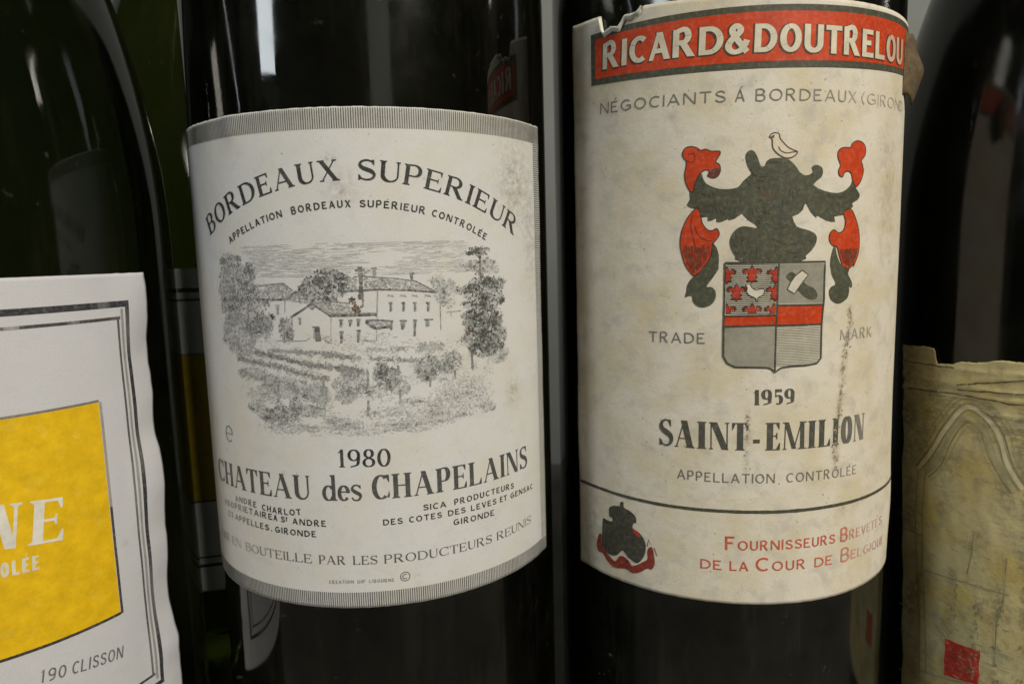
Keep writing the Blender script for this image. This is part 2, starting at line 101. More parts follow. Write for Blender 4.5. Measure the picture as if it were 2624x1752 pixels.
  {'n': 1, 'name': 'h', 'font': 'serif3', 'cap': 1.63, 'u0': -1.42, 'c': [1.562e-05, -0.00032506, -0.01287208, 75.20927286], 'segs': [['MISE', -36.32, -31.25], ['EN', -30.13, -26.27], ['BOUTEILLE', -24.66, -8.38], ['PAR', -7.08, -2.03], ['LES', -0.78, 3.65], ['PRODUCTEURS', 4.77, 26.03], ['REUNIS', 27.17, 37.85]]},
  {'n': 1, 'name': 'i', 'font': 'sans', 'cap': 1.13, 'u0': 20.6, 'c': [-0.00028691, -3.817e-05, 0.02376228, 84.24375007], 'segs': [['SICA', 12.2, 16.56], ['PRODUCTEURS', 18.15, 32.17]]},
  {'n': 1, 'name': 'j', 'font': 'sans', 'cap': 1.12, 'u0': 20.31, 'c': [-1.675e-05, -0.00044914, 0.00026555, 82.31146005], 'segs': [['DES', 4.99, 8.42], ['COTES', 9.57, 15.63], ['DES', 16.83, 20.33], ['LEVES', 21.51, 27.34], ['ET', 28.29, 30.15], ['GENSAC', 31.15, 38.8]]},
  {'n': 1, 'name': 'k', 'font': 'sans', 'cap': 1.15, 'u0': 22.2, 'c': [0.00248179, -0.01990108, 80.2322068], 'segs': [['GIRONDE', 17.79, 26.74]]},
  {'n': 1, 'name': 'l', 'font': 'sans', 'cap': 0.64, 'u0': 0.71, 'c': [-0.00364453, -0.00357367, 71.66052099], 'segs': [['CREATION', -5.35, -0.78], ['GIP', -0.18, 1.27], ['LIBOURNE', 1.98, 6.42]], 'light': 1},
  {'n': 2, 'name': 'm', 'font': 'gothic', 'cap': 4.75, 'u0': 0.14, 'c': [9.15e-06, 0.00069348, -0.02587596, 163.42303532], 'segs': [['RICARD', -33.39, -9.89], ['&', -9.36, -5.67], ['DOUTRELOU', -4.67, 31.36]]},
  {'n': 2, 'name': 'n', 'font': 'light', 'cap': 2.03, 'u0': -4.21, 'c': [5.6e-07, 0.00052698, -0.0238324, 155.3611581], 'segs': [['NÉGOCIANTS', -34.22, -9.26], ['Á', -7.73, -6.07], ['BORDEAUX', -4.29, 15.32], ['(GIROND', 16.53, 33.55]]},
  {'n': 2, 'name': 'o', 'font': 'light', 'cap': 2.01, 'u0': -17.67, 'c': [-0.00627217, 112.25808512], 'segs': [['TRADE', -23.16, -12.46]]},
  {'n': 2, 'name': 'p', 'font': 'light', 'cap': 2.02, 'u0': 17.6, 'c': [-0.00657224, 112.14480132], 'segs': [['MARK', 13.3, 22.29]]},
  {'n': 2, 'name': 'q', 'font': 'bold', 'cap': 2.88, 'u0': 0.09, 'c': [0.01176473, 100.75942413], 'segs': [['1959', -3.81, 3.97]]},
  {'n': 2, 'name': 'r', 'font': 'fat', 'cap': 5.26, 'u0': 0.82, 'c': [7.59e-06, 1.198e-05, -0.0024381, 92.06714486], 'segs': [['SAINT', -21.19, -4.5], ['-', -3.72, -2.39], ['EMILION', -1.45, 20.97]]},
  {'n': 2, 'name': 's', 'font': 'light', 'cap': 1.84, 'u0': -0.58, 'c': [-1.927e-05, -0.00016342, -0.00019014, 85.68061483], 'segs': [['APPELLATION', -17.49, 0.5], ['CONTRÔLÉE', 2.67, 18.94]]},
  {'n': 2, 'name': 't', 'font': 'red', 'cap': 2.74, 'u0': 9.23, 'c': [4.58e-06, -0.00058817, -0.00348473, 72.41871486], 'segs': [['Fournisseurs', -8.43, 13.63], ['Brevetés', 14.98, 30.63]]},
  {'n': 2, 'name': 'u', 'font': 'red', 'cap': 2.76, 'u0': 4.03, 'c': [-2.368e-05, -0.000635, 0.00178949, 68.22876483], 'segs': [['de', -12.98, -9.01], ['la', -7.56, -4.12], ['Cour', -2.82, 7.02], ['de', 8.95, 13.12], ['Belgique', 15.27, 32.41]]},
  {'n': 0, 'name': 'v', 'font': 'serif', 'cap': 7.68, 'u0': 33.57, 'c': [-0.13937511, 82.64737136], 'segs': [['N', 27.29, 32.08], ['E', 33.17, 38.5]]},
  {'n': 0, 'name': 'w', 'font': 'sans', 'cap': 2.57, 'u0': 31.61, 'c': [-0.06384184, 78.26219172], 'segs': [['OLÉE', 28.95, 34.45]]},
  {'n': 0, 'name': 'x', 'font': 'light', 'cap': 2.27, 'u0': 38.62, 'c': [-0.17716947, 56.7848706], 'segs': [['190', 32.47, 36.46], ['CLISSON', 37.32, 46.44]]},
 ],
}

# ------------------------------------------------------------------ helpers
def mesh_obj(name, verts, faces, mat, parent=None, cols=None, uvs=None, stain_shade=None, smooth=False):
    me = bpy.data.meshes.new(name); me.from_pydata(verts, [], faces); me.update()
    if cols:
        a = me.color_attributes.new('Col', 'FLOAT_COLOR', 'POINT')
        flat = []
        for c in cols: flat += [c[0], c[1], c[2], 1.0]
        a.data.foreach_set('color', flat)
    if stain_shade:
        a = me.attributes.new('stain_shade', 'FLOAT', 'POINT'); a.data.foreach_set('value', stain_shade)
    if uvs:
        l = me.uv_layers.new(name='UVMap'); flat = []
        for lp in me.loops: flat += [uvs[lp.vertex_index][0], uvs[lp.vertex_index][1]]
        l.data.foreach_set('uv', flat)
    me.materials.append(mat)
    if smooth: me.polygons.foreach_set('use_smooth', [True] * len(me.polygons))
    o = bpy.data.objects.new(name, me); C.objects.link(o); o.parent = parent
    return o

def lathe(name, prof, mat, parent, seg=128):
    """prof: list of (r, z) in metres from the bottom axis to the top axis"""
    v = []; f = []; rings = []
    for r, z in prof:
        if r < 1e-6: rings.append([len(v)]); v.append((0, 0, z))
        else:
            rings.append(list(range(len(v), len(v) + seg)))
            for i in range(seg):
                a = 2 * math.pi * i / seg; v.append((r * math.cos(a), r * math.sin(a), z))
    for A, B in zip(rings, rings[1:]):
        if len(A) == 1 and len(B) == 1: continue
        for i in range(seg):
            j = (i + 1) % seg
            if len(A) == 1: f.append((A[0], B[j], B[i]))
            elif len(B) == 1: f.append((A[i], A[j], B[0]))
            else: f.append((A[i], A[j], B[j], B[i]))
    o = mesh_obj(name, v, f, mat, parent, smooth=True)
    return o

def smoothstep(a, b, x):
    t = max(0.0, min(1.0, (x - a) / (b - a))); return t * t * (3 - 2 * t)
def nz(x, y, z=0.0): return noise.noise(Vector((x, y, z)))
def lerp(a, b, t): return a + (b - a) * t
def mixc(a, b, t): return tuple(a[i] + (b[i] - a[i]) * t for i in range(3))

def catmull(pts, n=6, closed=False):
    out = []; N = len(pts)
    rng = range(N) if closed else range(N - 1)
    for i in rng:
        if closed: p0, p1, p2, p3 = pts[i - 1], pts[i], pts[(i + 1) % N], pts[(i + 2) % N]
        else: p0, p1, p2, p3 = pts[max(i - 1, 0)], pts[i], pts[i + 1], pts[min(i + 2, N - 1)]
        for k in range(n):
            t = k / n
            out.append(tuple(0.5 * (2 * p1[q] + (p2[q] - p0[q]) * t + (2 * p0[q] - 5 * p1[q] + 4 * p2[q] - p3[q]) * t * t + (3 * p1[q] - p0[q] - 3 * p2[q] + p3[q]) * t ** 3) for q in (0, 1)))
    if not closed: out.append(tuple(pts[-1]))
    return out

# ------------------------------------------------------------------ materials
def new_mat(name):
    m = bpy.data.materials.new(name); m.use_nodes = True
    nt = m.node_tree; return m, nt, nt.nodes['Principled BSDF']
def nd(nt, t, **kw):
    n = nt.nodes.new(t)
    for k, v in kw.items():
        if k.startswith('i_'): n.inputs[k[2:].replace('_', ' ')].default_value = v
        else: setattr(n, k, v)
    return n
def ramp(nt, fac, stops):
    r = nt.nodes.new('ShaderNodeValToRGB'); e = r.color_ramp.elements
    e[0].position, e[0].color = stops[0][0], (*stops[0][1], 1); e[1].position, e[1].color = stops[-1][0], (*stops[-1][1], 1)
    for p, c in stops[1:-1]:
        q = e.new(p); q.color = (*c, 1)
    nt.links.new(fac, r.inputs[0]); return r.outputs[0]
def mix(nt, fac, a, b, mode='MIX'):
    m = nt.nodes.new('ShaderNodeMix'); m.data_type = 'RGBA'; m.blend_type = mode
    for k, s in ((0, fac), (6, a), (7, b)):
        if hasattr(s, 'links'): nt.links.new(s, m.inputs[k])
        elif k == 0: m.inputs[0].default_value = s
        else: m.inputs[k].default_value = (*s, 1)
    return m.outputs[2]
def math_n(nt, op, a, b=None, clamp=False):
    m = nt.nodes.new('ShaderNodeMath'); m.operation = op; m.use_clamp = clamp
    for k, s in ((0, a), (1, b)):
        if s is None: continue
        if hasattr(s, 'links'): nt.links.new(s, m.inputs[k])
        else: m.inputs[k].default_value = s
    return m.outputs[0]
def noise_n(nt, vec, scale, detail=4, rough=0.55, dist=0.0):
    n = nd(nt, 'ShaderNodeTexNoise'); n.inputs['Scale'].default_value = scale; n.inputs['Detail'].default_value = detail
    n.inputs['Roughness'].default_value = rough; n.inputs['Distortion'].default_value = dist
    nt.links.new(vec, n.inputs['Vector']); return n.outputs['Fac']

def paper_mat(name, base, warm, grey, mott=1.0, fox=0.5, seed=0.0, bump=0.35):
    """UV is in centimetres on the label; 'stain' is a painted mask for brown damp marks and painted shade"""
    m, nt, p = new_mat(name)
    uvn = nd(nt, 'ShaderNodeUVMap'); mp = nd(nt, 'ShaderNodeMapping'); mp.inputs['Location'].default_value = (seed, seed * 1.7, 0)
    nt.links.new(uvn.outputs[0], mp.inputs[0]); v = mp.outputs[0]
    c = mix(nt, math_n(nt, 'MULTIPLY', ramp(nt, noise_n(nt, v, 0.9, 5, 0.6), [(0.42, (0, 0, 0)), (0.68, (1, 1, 1))]), 0.75 * mott, True), base, warm)
    c = mix(nt, math_n(nt, 'MULTIPLY', ramp(nt, noise_n(nt, v, 2.1, 6, 0.65, 0.4), [(0.5, (0, 0, 0)), (0.72, (1, 1, 1))]), 0.6 * mott, True), c, grey)
    # foxing specks
    sp = math_n(nt, 'MULTIPLY', ramp(nt, noise_n(nt, v, 9.0, 3, 0.6), [(0.66, (0, 0, 0)), (0.76, (1, 1, 1))]), ramp(nt, noise_n(nt, v, 1.3, 2), [(0.42, (0, 0, 0)), (0.62, (1, 1, 1))]))
    c = mix(nt, math_n(nt, 'MULTIPLY', sp, fox, True), c, (0.25, 0.19, 0.10))
    sp2 = ramp(nt, noise_n(nt, v, 26.0, 2, 0.5), [(0.70, (0, 0, 0)), (0.78, (1, 1, 1))])
    c = mix(nt, math_n(nt, 'MULTIPLY', sp2, fox * 0.6, True), c, (0.16, 0.14, 0.10))
    at = nd(nt, 'ShaderNodeAttribute', attribute_name='stain_shade')
    sn = ramp(nt, noise_n(nt, v, 7.0, 6, 0.75), [(0.40, (0, 0, 0)), (0.62, (1, 1, 1))])
    st = math_n(nt, 'MULTIPLY', at.outputs['Fac'], sn, True)
    c = mix(nt, st, c, (0.17, 0.12, 0.055))
    # fibres
    fine = noise_n(nt, v, 42.0, 3, 0.7)
    c = mix(nt, 1.0, c, ramp(nt, fine, [(0.30, (0.90, 0.90, 0.90)), (0.70, (1.06, 1.06, 1.06))]), 'MULTIPLY')
    nt.links.new(c, p.inputs['Base Color']); p.inputs['Roughness'].default_value = 0.72
    p.inputs['Specular IOR Level'].default_value = 0.25
    b = nd(nt, 'ShaderNodeBump'); b.inputs['Strength'].default_value = bump; b.inputs['Distance'].default_value = 0.0002
    hsum = math_n(nt, 'ADD', math_n(nt, 'MULTIPLY', fine, 0.35), noise_n(nt, v, 5.0, 5, 0.6))
    nt.links.new(hsum, b.inputs['Height']); nt.links.new(b.outputs[0], p.inputs['Normal'])
    return m

def ink_mat(name, paper, wear=0.35, gloss=0.55, seed=0.0, scale=14.0):
    """printed ink: colour from the print itself, rubbed away to the paper in small flecks"""
    m, nt, p = new_mat(name)
    uvn = nd(nt, 'ShaderNodeUVMap'); mp = nd(nt, 'ShaderNodeMapping'); mp.inputs['Location'].default_value = (seed, seed, 0)
    nt.links.new(uvn.outputs[0], mp.inputs[0]); v = mp.outputs[0]
    at = nd(nt, 'ShaderNodeAttribute', attribute_name='Col')
    w = ramp(nt, noise_n(nt, v, scale, 6, 0.75), [(0.48, (0, 0, 0)), (0.74, (1, 1, 1))])
    c = mix(nt, math_n(nt, 'MULTIPLY', w, wear, True), at.outputs['Color'], paper)
    c = mix(nt, 1.0, c, ramp(nt, noise_n(nt, v, 3.0, 5, 0.7), [(0.3, (0.82, 0.82, 0.82)), (0.7, (1.15, 1.15, 1.15))]), 'MULTIPLY')
    nt.links.new(c, p.inputs['Base Color']); p.inputs['Roughness'].default_value = gloss
    p.inputs['Specular IOR Level'].default_value = 0.25
    return m

def glass_mat(name, tint, dust=0.05, rough=0.03, seed=0.0, spec=0.36):
    m, nt, p = new_mat(name)
    tc = nd(nt, 'ShaderNodeTexCoord'); mp = nd(nt, 'ShaderNodeMapping'); mp.inputs['Location'].default_value = (seed, seed, seed)
    nt.links.new(tc.outputs['Object'], mp.inputs[0]); v = mp.outputs[0]
    p.inputs['Base Color'].default_value = (*tint, 1); p.inputs['Transmission Weight'].default_value = 1.0
    p.inputs['IOR'].default_value = 1.5; p.inputs['Specular IOR Level'].default_value = spec
    r = ramp(nt, noise_n(nt, v, 70.0, 5, 0.65), [(0.35, (rough,) * 3), (0.75, (rough + 0.14,) * 3)])
    nt.links.new(r, p.inputs['Roughness'])
    b = nd(nt, 'ShaderNodeBump'); b.inputs['Strength'].default_value = 0.10; b.inputs['Distance'].default_value = 0.0006
    st = nd(nt, 'ShaderNodeMapping'); st.inputs['Scale'].default_value = (1, 1, 0.25); nt.links.new(v, st.inputs[0])
    nt.links.new(noise_n(nt, st.outputs[0], 85.0, 2, 0.5), b.inputs['Height']); nt.links.new(b.outputs[0], p.inputs['Normal'])
    # dust film and specks lying on the glass
    d = nd(nt, 'ShaderNodeBsdfDiffuse'); d.inputs[0].default_value = (0.32, 0.32, 0.22, 1)
    film = ramp(nt, noise_n(nt, v, 45.0, 6, 0.7), [(0.38, (dust * 0.15,) * 3), (0.78, (dust * 1.3,) * 3)])
    wipe = nd(nt, 'ShaderNodeMapping'); wipe.inputs['Scale'].default_value = (1, 1, 0.12); wipe.inputs['Rotation'].default_value = (0.1, 0.05, 0); nt.links.new(v, wipe.inputs[0])
    film = math_n(nt, 'ADD', film, ramp(nt, noise_n(nt, wipe.outputs[0], 160.0, 5, 0.7), [(0.52, (0, 0, 0)), (0.80, (dust * 1.6,) * 3)]))
    specks = ramp(nt, noise_n(nt, v, 520.0, 2, 0.5), [(0.69, (0, 0, 0)), (0.78, (0.55, 0.55, 0.55))])
    patch = ramp(nt, noise_n(nt, v, 30.0, 3, 0.6), [(0.42, (0, 0, 0)), (0.65, (1, 1, 1))])
    f = math_n(nt, 'ADD', film, math_n(nt, 'MULTIPLY', math_n(nt, 'MULTIPLY', specks, patch), min(1.0, dust * 16)), True)
    mx = nd(nt, 'ShaderNodeMixShader'); nt.links.new(f, mx.inputs[0]); nt.links.new(p.outputs[0], mx.inputs[1]); nt.links.new(d.outputs[0], mx.inputs[2])
    nt.links.new(mx.outputs[0], nt.nodes['Material Output'].inputs['Surface'])
    return m

def plain_mat(name, col, rough=0.6, metal=0.0, nscale=30.0, amt=0.25, bump=0.2):
    m, nt, p = new_mat(name)
    tc = nd(nt, 'ShaderNodeTexCoord'); v = tc.outputs['Object']
    c = mix(nt, 1.0, col, ramp(nt, noise_n(nt, v, nscale, 6, 0.65), [(0.3, (1 - amt,) * 3), (0.7, (1 + amt,) * 3)]), 'MULTIPLY')
    nt.links.new(c, p.inputs['Base Color']); p.inputs['Roughness'].default_value = rough; p.inputs['Metallic'].default_value = metal
    b = nd(nt, 'ShaderNodeBump'); b.inputs['Strength'].default_value = bump; b.inputs['Distance'].default_value = 0.001
    nt.links.new(noise_n(nt, v, nscale * 4, 4, 0.6), b.inputs['Height']); nt.links.new(b.outputs[0], p.inputs['Normal'])
    return m

# ------------------------------------------------------------------ lettering
def arc(cx, cy, rx, ry, a0, a1, n=18):
    return [(cx + rx * math.cos(math.radians(a0 + (a1 - a0) * i / n)), cy + ry * math.sin(math.radians(a0 + (a1 - a0) * i / n))) for i in range(n + 1)]

class Glyph:
    def __init__(self, S, xs):
        self.S = S; self.xs = xs; self.P = []
    def q(self, *pts): self.P.append(list(pts))
    def w(self, k): return self.S['T'] if k == 'T' else self.S['t'] if k == 't' else k
    def L(self, x0, y0, x1, y1, k='T'):
        w = self.w(k); X0, X1 = x0 * self.xs, x1 * self.xs
        dx, dy = X1 - X0, y1 - y0; l = math.hypot(dx, dy)
        if abs(dy) > 0.25 * abs(dx):
            h = w / 2 * l / abs(dy); self.q((X0 - h, y0), (X0 + h, y0), (X1 + h, y1), (X1 - h, y1))
        else:
            h = w / 2 * l / abs(dx); self.q((X0, y0 - h), (X1, y1 - h), (X1, y1 + h), (X0, y0 + h))
    def CV(self, pts, prof=None):
        """curve; the stroke swells where it runs vertically (or by prof along its length)"""
        T, t = self.S['T'], self.S['t']; pts = [(x * self.xs, y) for x, y in pts]; N = len(pts); a = []
        for i in range(N):
            p0, p1 = pts[max(i - 1, 0)], pts[min(i + 1, N - 1)]
            dx, dy = p1[0] - p0[0], p1[1] - p0[1]; l = math.hypot(dx, dy) or 1e-6
            w = t + (T - t) * (prof(i / (N - 1)) if prof else abs(dy / l) ** 1.6)
            nx, ny = -dy / l * w / 2, dx / l * w / 2
            a.append(((pts[i][0] + nx, pts[i][1] + ny), (pts[i][0] - nx, pts[i][1] - ny)))
        for (A, B), (D, E) in zip(a, a[1:]): self.q(A, B, E, D)
    def SF(self, x, y, k='T', l=1, r=1):
        if not self.S['serif']: return
        w = self.w(k); sl, st = self.S['sl'], self.S['st']; X = x * self.xs; s = 1 if y < 0.5 else -1
        self.q((X - w / 2 - sl * l, y), (X + w / 2 + sl * r, y), (X + w / 2 + sl * r, y + s * st), (X - w / 2 - sl * l, y + s * st))
        br = self.S.get('br', 0.6)
        if l: self.q((X - w / 2 - sl * br, y + s * st * .9), (X - w / 2, y + s * st * .9), (X - w / 2, y + s * (st + sl * br)))
        if r: self.q((X + w / 2 + sl * br, y + s * st * .9), (X + w / 2, y + s * st * .9), (X + w / 2, y + s * (st + sl * br)))
    def BK(self, x, y, s, ln=0.2):
        """beak at the end of an arm: s=-1 hangs down, +1 stands up"""
        if not self.S['serif']: return
        X = x * self.xs; self.q((X, y), (X, y + s * ln), (X - self.S['st'] * .7, y + s * ln), (X - ln * .55, y))

def glyph(ch, S, xs):
    G = Glyph(S, xs); T, t, se = S['T'], S['t'], S['serif']; L, CV, SF, BK = G.L, G.CV, G.SF, G.BK
    if ch in 'des' and se: S = dict(S, T=S['T'] * .80); G.S = S; T = S['T']
    hy = t / 2; x0 = T / 2 / xs; acc = None
    base = {'É': 'E', 'Á': 'A', 'Ô': 'O'}.get(ch, ch)
    if base != ch: acc = ch
    ch = base; sl = S['sl'] / xs if se else 0.0
    a = x0 + sl                                            # first stem centre
    def ell(cx, cy, rx, ry, a0, a1, n=20): return arc(cx, cy, rx - x0, ry - hy, a0, a1, n)
    W = 0.6
    if ch == 'A':
        W = 0.74 + 2 * sl; l, r, m = sl + hy / xs, W - sl - x0, W / 2 - .02
        L(l, 0, m, 1, 't'); L(r, 0, m, 1); L(l + (m - l) * .34, .33, r + (m - r) * .33, .33, 't'); SF(l, 0, 't'); SF(r, 0)
    elif ch in 'BPR':
        L(a, 0, a, 1); SF(a, 1, 'T', 1, 0); SF(a, 0, 'T', 1, 0 if ch == 'B' else 1)
        yb = .52 if ch != 'P' else .46; r1 = a + .50; mid = a + .22
        CV([(a, 1 - hy)] + ell(mid, (1 + yb) / 2, r1 - mid, (1 - yb) / 2 + hy, 90, -90) + [(a, yb)])
        W = r1 + .02
        if ch == 'B':
            r2 = a + .55; mid = a + .25; CV([(a, yb)] + ell(mid, yb / 2, r2 - mid, yb / 2 + hy, 90, -90) + [(a, hy)]); W = r2 + .02
        if ch == 'R':
            L(a + .22, yb, a + .53 - (0 if se else .02), 0); SF(a + .53, 0, 'T', .4, .8); W = a + .56 + x0 + sl * .6
    elif ch in 'CG':
        W = .76 if se else .68; pts = ell(.40, .5, .38, .5, 48, 308, 30); CV(pts)
        if se: BK(.74, .99, -1, .3)
        if ch == 'G':
            if se: L(.70, .03, .70, .42); SF(.70, .42 + S['st'] if False else .0, 'T', 0, 0); G.q(((.70) * xs - T / 2 - S['sl'], .42 - S['st']), (.70 * xs + T / 2 + S['sl'] * .7, .42 - S['st']), (.70 * xs + T / 2 + S['sl'] * .7, .42), (.70 * xs - T / 2 - S['sl'], .42)); W = .72 + x0 + sl
            else: L(.42, .46, .76, .46); L(.76 - x0, .46, .76 - x0, .12); CV(ell(.40, .5, .38, .5, 308, 335, 4)); W = .78
        elif se: BK(.74, .06, 1, .22)
    elif ch == 'D':
        L(a, 0, a, 1); SF(a, 1, 'T', 1, 0); SF(a, 0, 'T', 1, 0); mid = a + .2
        CV([(a, 1 - hy)] + ell(mid, .5, .46, .5, 90, -90, 26) + [(a, hy)]); W = a + .66
    elif ch in 'EFL':
        L(a, 0, a, 1); SF(a, 1, 'T', 1, 0 if ch != 'L' else 1); SF(a, 0, 'T', 1, 1 if ch == 'F' else 0)
        if ch != 'L': L(a, 1 - hy, a + .46, 1 - hy, 't'); BK(a + .46, 1, -1, .24); L(a, .52, a + .36, .52, 't'); BK(a + .36, .52, -1, .12); BK(a + .36, .52, 1, .12)
        if ch != 'F': L(a, hy, a + .50, hy, 't'); BK(a + .50, 0, 1, .27)
        W = a + .52
    elif ch == 'H':
        b = a + .50; L(a, 0, a, 1); L(b, 0, b, 1); L(a, .51, b, .51, 't')
        for x in (a, b): SF(x, 0); SF(x, 1)
        W = b + a
    elif ch == 'I': L(a, 0, a, 1); SF(a, 0); SF(a, 1); W = 2 * a
    elif ch == 'K':
        L(a, 0, a, 1); L(a, .38, a + .48, 1, 't'); L(a + .16, .52, a + .54, 0); SF(a, 0); SF(a, 1); SF(a + .54, 0); SF(a + .48, 1, 't'); W = a + .56 + a
    elif ch == 'M':
        Tm = T * (.72 if se else .9); xm = Tm / 2 / xs; e = sl + hy / xs; W = (1.05 if se else .92) + 2 * sl; f = W - sl - xm; md = (e + f) / 2 + (xm * .3 if se else 0)
        L(e, 0, e + .03, 1, 't'); L(e + xm * .8, 1, md, .02, Tm); L(f - xm * .6, 1, md, .02, 't'); L(f, 0, f - .02, 1, Tm); SF(e, 0, 't'); SF(f, 0); SF(e, 1, 't', 1, 0); SF(f, 1, 'T', 0, 1)
    elif ch == 'N':
        e = sl + hy / xs; W = .68 + 2 * sl + hy / xs; f = W - e
        L(e, 0, e, 1, 't'); L(e + x0 * (.8 if se else .2), 1, f - x0 * (.6 if se else .2), 0); L(f, 0, f, 1, 't'); SF(e, 0, 't'); SF(e, 1, 't', 1, 0); SF(f, 1, 't')
    elif ch in 'OQ0':
        W = .80 if ch != '0' else .62; CV(ell(W / 2, .5, W / 2 - .01, .5, 0, 360, 40))
        if ch == 'Q': L(.45, .2, .74, -.08)
    elif ch == 'S':
        pts = catmull([(.52, .80), (.46, .93), (.30, 1), (.12, .92), (.06, .76), (.14, .61), (.30, .52), (.47, .42), (.55, .25), (.47, .07), (.28, 0), (.11, .07), (.05, .22)], 5)
        pts = [(x0 * .6 + x * (1 - x0 * .6), hy + y * (1 - 2 * hy)) for x, y in pts]
        CV(pts, (lambda s: math.exp(-((s - .5) / .23) ** 2)) if se else None)
        if se: BK(.57, .99, -1, .26); G.q((.05 * xs, .0), (.05 * xs, .28), (.05 * xs + S['st'] * .7, .28), (.05 * xs + .12, .04))
        W = .62
    elif ch == 'T':
        W = .68; L(W / 2, 0, W / 2, 1); L(0.01, 1 - hy, W - .01, 1 - hy, 't'); SF(W / 2, 0); BK(W - .01, 1, -1, .26)
        if se: G.q((.01 * xs, 1), (.01 * xs, .74), (.01 * xs + S['st'] * .7, .74), (.01 * xs + .13, 1))
    elif ch == 'U':
        b = a + .50; mid = (a + b) / 2
        CV([(a, 1), (a, .7), (a, .45), (a, .33)] + [(mid + (b - a) / 2 * math.cos(math.radians(g)), .33 + (.33 - hy) * math.sin(math.radians(g))) for g in range(190, 271, 10)], lambda s: 1.0 if s < .5 else max(0, 1 - (s - .5) * 1.9))
        CV([(mid + (b - a) / 2 * math.cos(math.radians(g)), .33 + (.33 - hy) * math.sin(math.radians(g))) for g in range(270, 361, 10)] + [(b, .45), (b, .7), (b, 1)], (lambda s: 0.12) if se else None)
        SF(a, 1); SF(b, 1, 't'); W = b + (hy / xs + sl if se else x0)
    elif ch == 'V': W = .70 + 2 * sl; L(sl + x0, 1, W / 2, 0); L(W - sl - hy, 1, W / 2, 0, 't'); SF(sl + x0, 1); SF(W - sl - hy, 1, 't')
    elif ch == 'X':
        W = .68 + 2 * sl; l, r = sl + x0, W - sl - x0; L(l, 1, r, 0); L(l, 0, r - .02, 1, 't'); SF(l, 1); SF(r, 0); SF(l, 0, 't'); SF(r - .02, 1, 't')
    elif ch == '&': CV(catmull([(.74, .03), (.47, .36), (.24, .66), (.2, .84), (.34, .96), (.48, .84), (.42, .68), (.14, .42), (.08, .2), (.26, .04), (.5, .09), (.66, .3), (.72, .45)], 5)); W = .78
    elif ch == '1':
        W = .40; L(.22, 0, .22, 1); SF(.22, 0); G.q((.04 * xs, .82), (.22 * xs, 1.0), (.22 * xs, .90), (.06 * xs, .79))
    elif ch == '9':
        W = .60; CV(ell(.30, .68, .29, .32, 0, 360, 30)); CV(catmull([(.59 - x0, .66), (.57 - x0, .38), (.44, .14), (.14, .03)], 6))
    elif ch == '8': W = .60; CV(ell(.30, .755, .24, .245, 0, 360, 28)); CV(ell(.30, .26, .29, .26, 0, 360, 28))
    elif ch == '5':
        W = .58; L(.12, 1 - T * .4, .50, 1 - T * .4, T * .8); L(.14, .5, .17, .96, 't'); CV([(.14, .52), (.25, .58)] + ell(.28, .31, .28, .31, 85, -120, 24))
    elif ch == '(': W = .3; CV(catmull([(.26, 1.05), (.1, .75), (.06, .5), (.1, .25), (.26, -.05)], 5))
    elif ch == '-': W = .40; L(.02, .33, .38, .33, .14)
    elif ch == '.': W = .2; L(.1, 0, .1, T * 1.1)
    elif ch == 't': W = .34; L(.17, .25, .17, 1.0, T * .8); L(.02, .80, .32, .80, T * .6)
    elif ch == 'd':
        W = .60; b = .50; L(b, 0, b, 1.06); SF(b, 0, 'T', 0, 1); G.q(((b) * xs - T / 2, 1.06), (b * xs - T / 2 - S['sl'], 1.03), (b * xs - T / 2, .97)); CV(ell(.29, .31, .28, .32, 40, 330, 26))
    elif ch == 'e': W = .52; CV(ell(.27, .31, .26, .32, 0, 320, 28)); L(.04, .36, .48, .36, 't')
    elif ch == 's':
        pts = catmull([(.36, .52), (.31, .60), (.2, .63), (.09, .58), (.05, .49), (.11, .39), (.22, .32), (.34, .25), (.38, .15), (.32, .04), (.2, 0), (.09, .03), (.03, .13)], 5)
        CV(pts, lambda s: math.exp(-((s - .5) / .23) ** 2)); BK(.40, .62, -1, .15); W = .44
    if acc in ('É', 'Á'): G.q((W * .45 * xs, 1.08), (W * .55 * xs, 1.08), (W * .78 * xs, 1.30), (W * .62 * xs, 1.30))
    if acc == 'Ô': L(W * .3, 1.08, W * .5, 1.26, T * .8); L(W * .7, 1.08, W * .5, 1.26, T * .8)
    return G.P, W * xs

FONT = {
    'serif': dict(serif=True, T=.20, t=.065, sl=.08, st=.045, gap=.12, cap1=True),
    'serif2': dict(serif=True, T=.185, t=.05, sl=.065, st=.035, gap=.10),
    'serif3': dict(serif=True, T=.165, t=.055, sl=.075, st=.04, gap=.12),
    'sans': dict(serif=False, T=.20, t=.17, sl=0, st=0, gap=.26),
    'light': dict(serif=False, T=.125, t=.115, sl=0, st=0, gap=.24),
    'gothic': dict(serif=False, T=.235, t=.17, sl=0, st=0, gap=.12),
    'bold': dict(serif=True, T=.24, t=.06, sl=.05, st=.04, gap=.08),
    'fat': dict(serif=True, T=.215, t=.04, sl=.055, st=.03, gap=.13),
    'red': dict(serif=False, T=.155, t=.14, sl=0, st=0, gap=.22),
}
def layout(text, S, length, cap):
    """choose the letter width so that the word fills the measured length"""
    caps = [(c.upper() if S is FONT['red'] else c, 1.0 if (S is not FONT['red'] or c.isupper()) else .70) for c in text]
    lo, hi = .2, 2.4
    def total(xs): return sum(glyph(c, S, xs)[1] * k for c, k in caps) * cap
    target = length * (1 - S['gap'] * (len(text) - 1) / max(1, len(text))) if len(text) > 1 else length
    for _ in range(22):
        m = (lo + hi) / 2
        if total(m) > target: hi = m
        else: lo = m
    gap = (length - total(lo)) / max(1, len(text) - 1)
    x = 0; out = []
    for c, k in caps:
        P, W = glyph(c, S, lo); out.append((x, P, W * k * cap, cap * k)); x += W * k * cap + gap
    return out

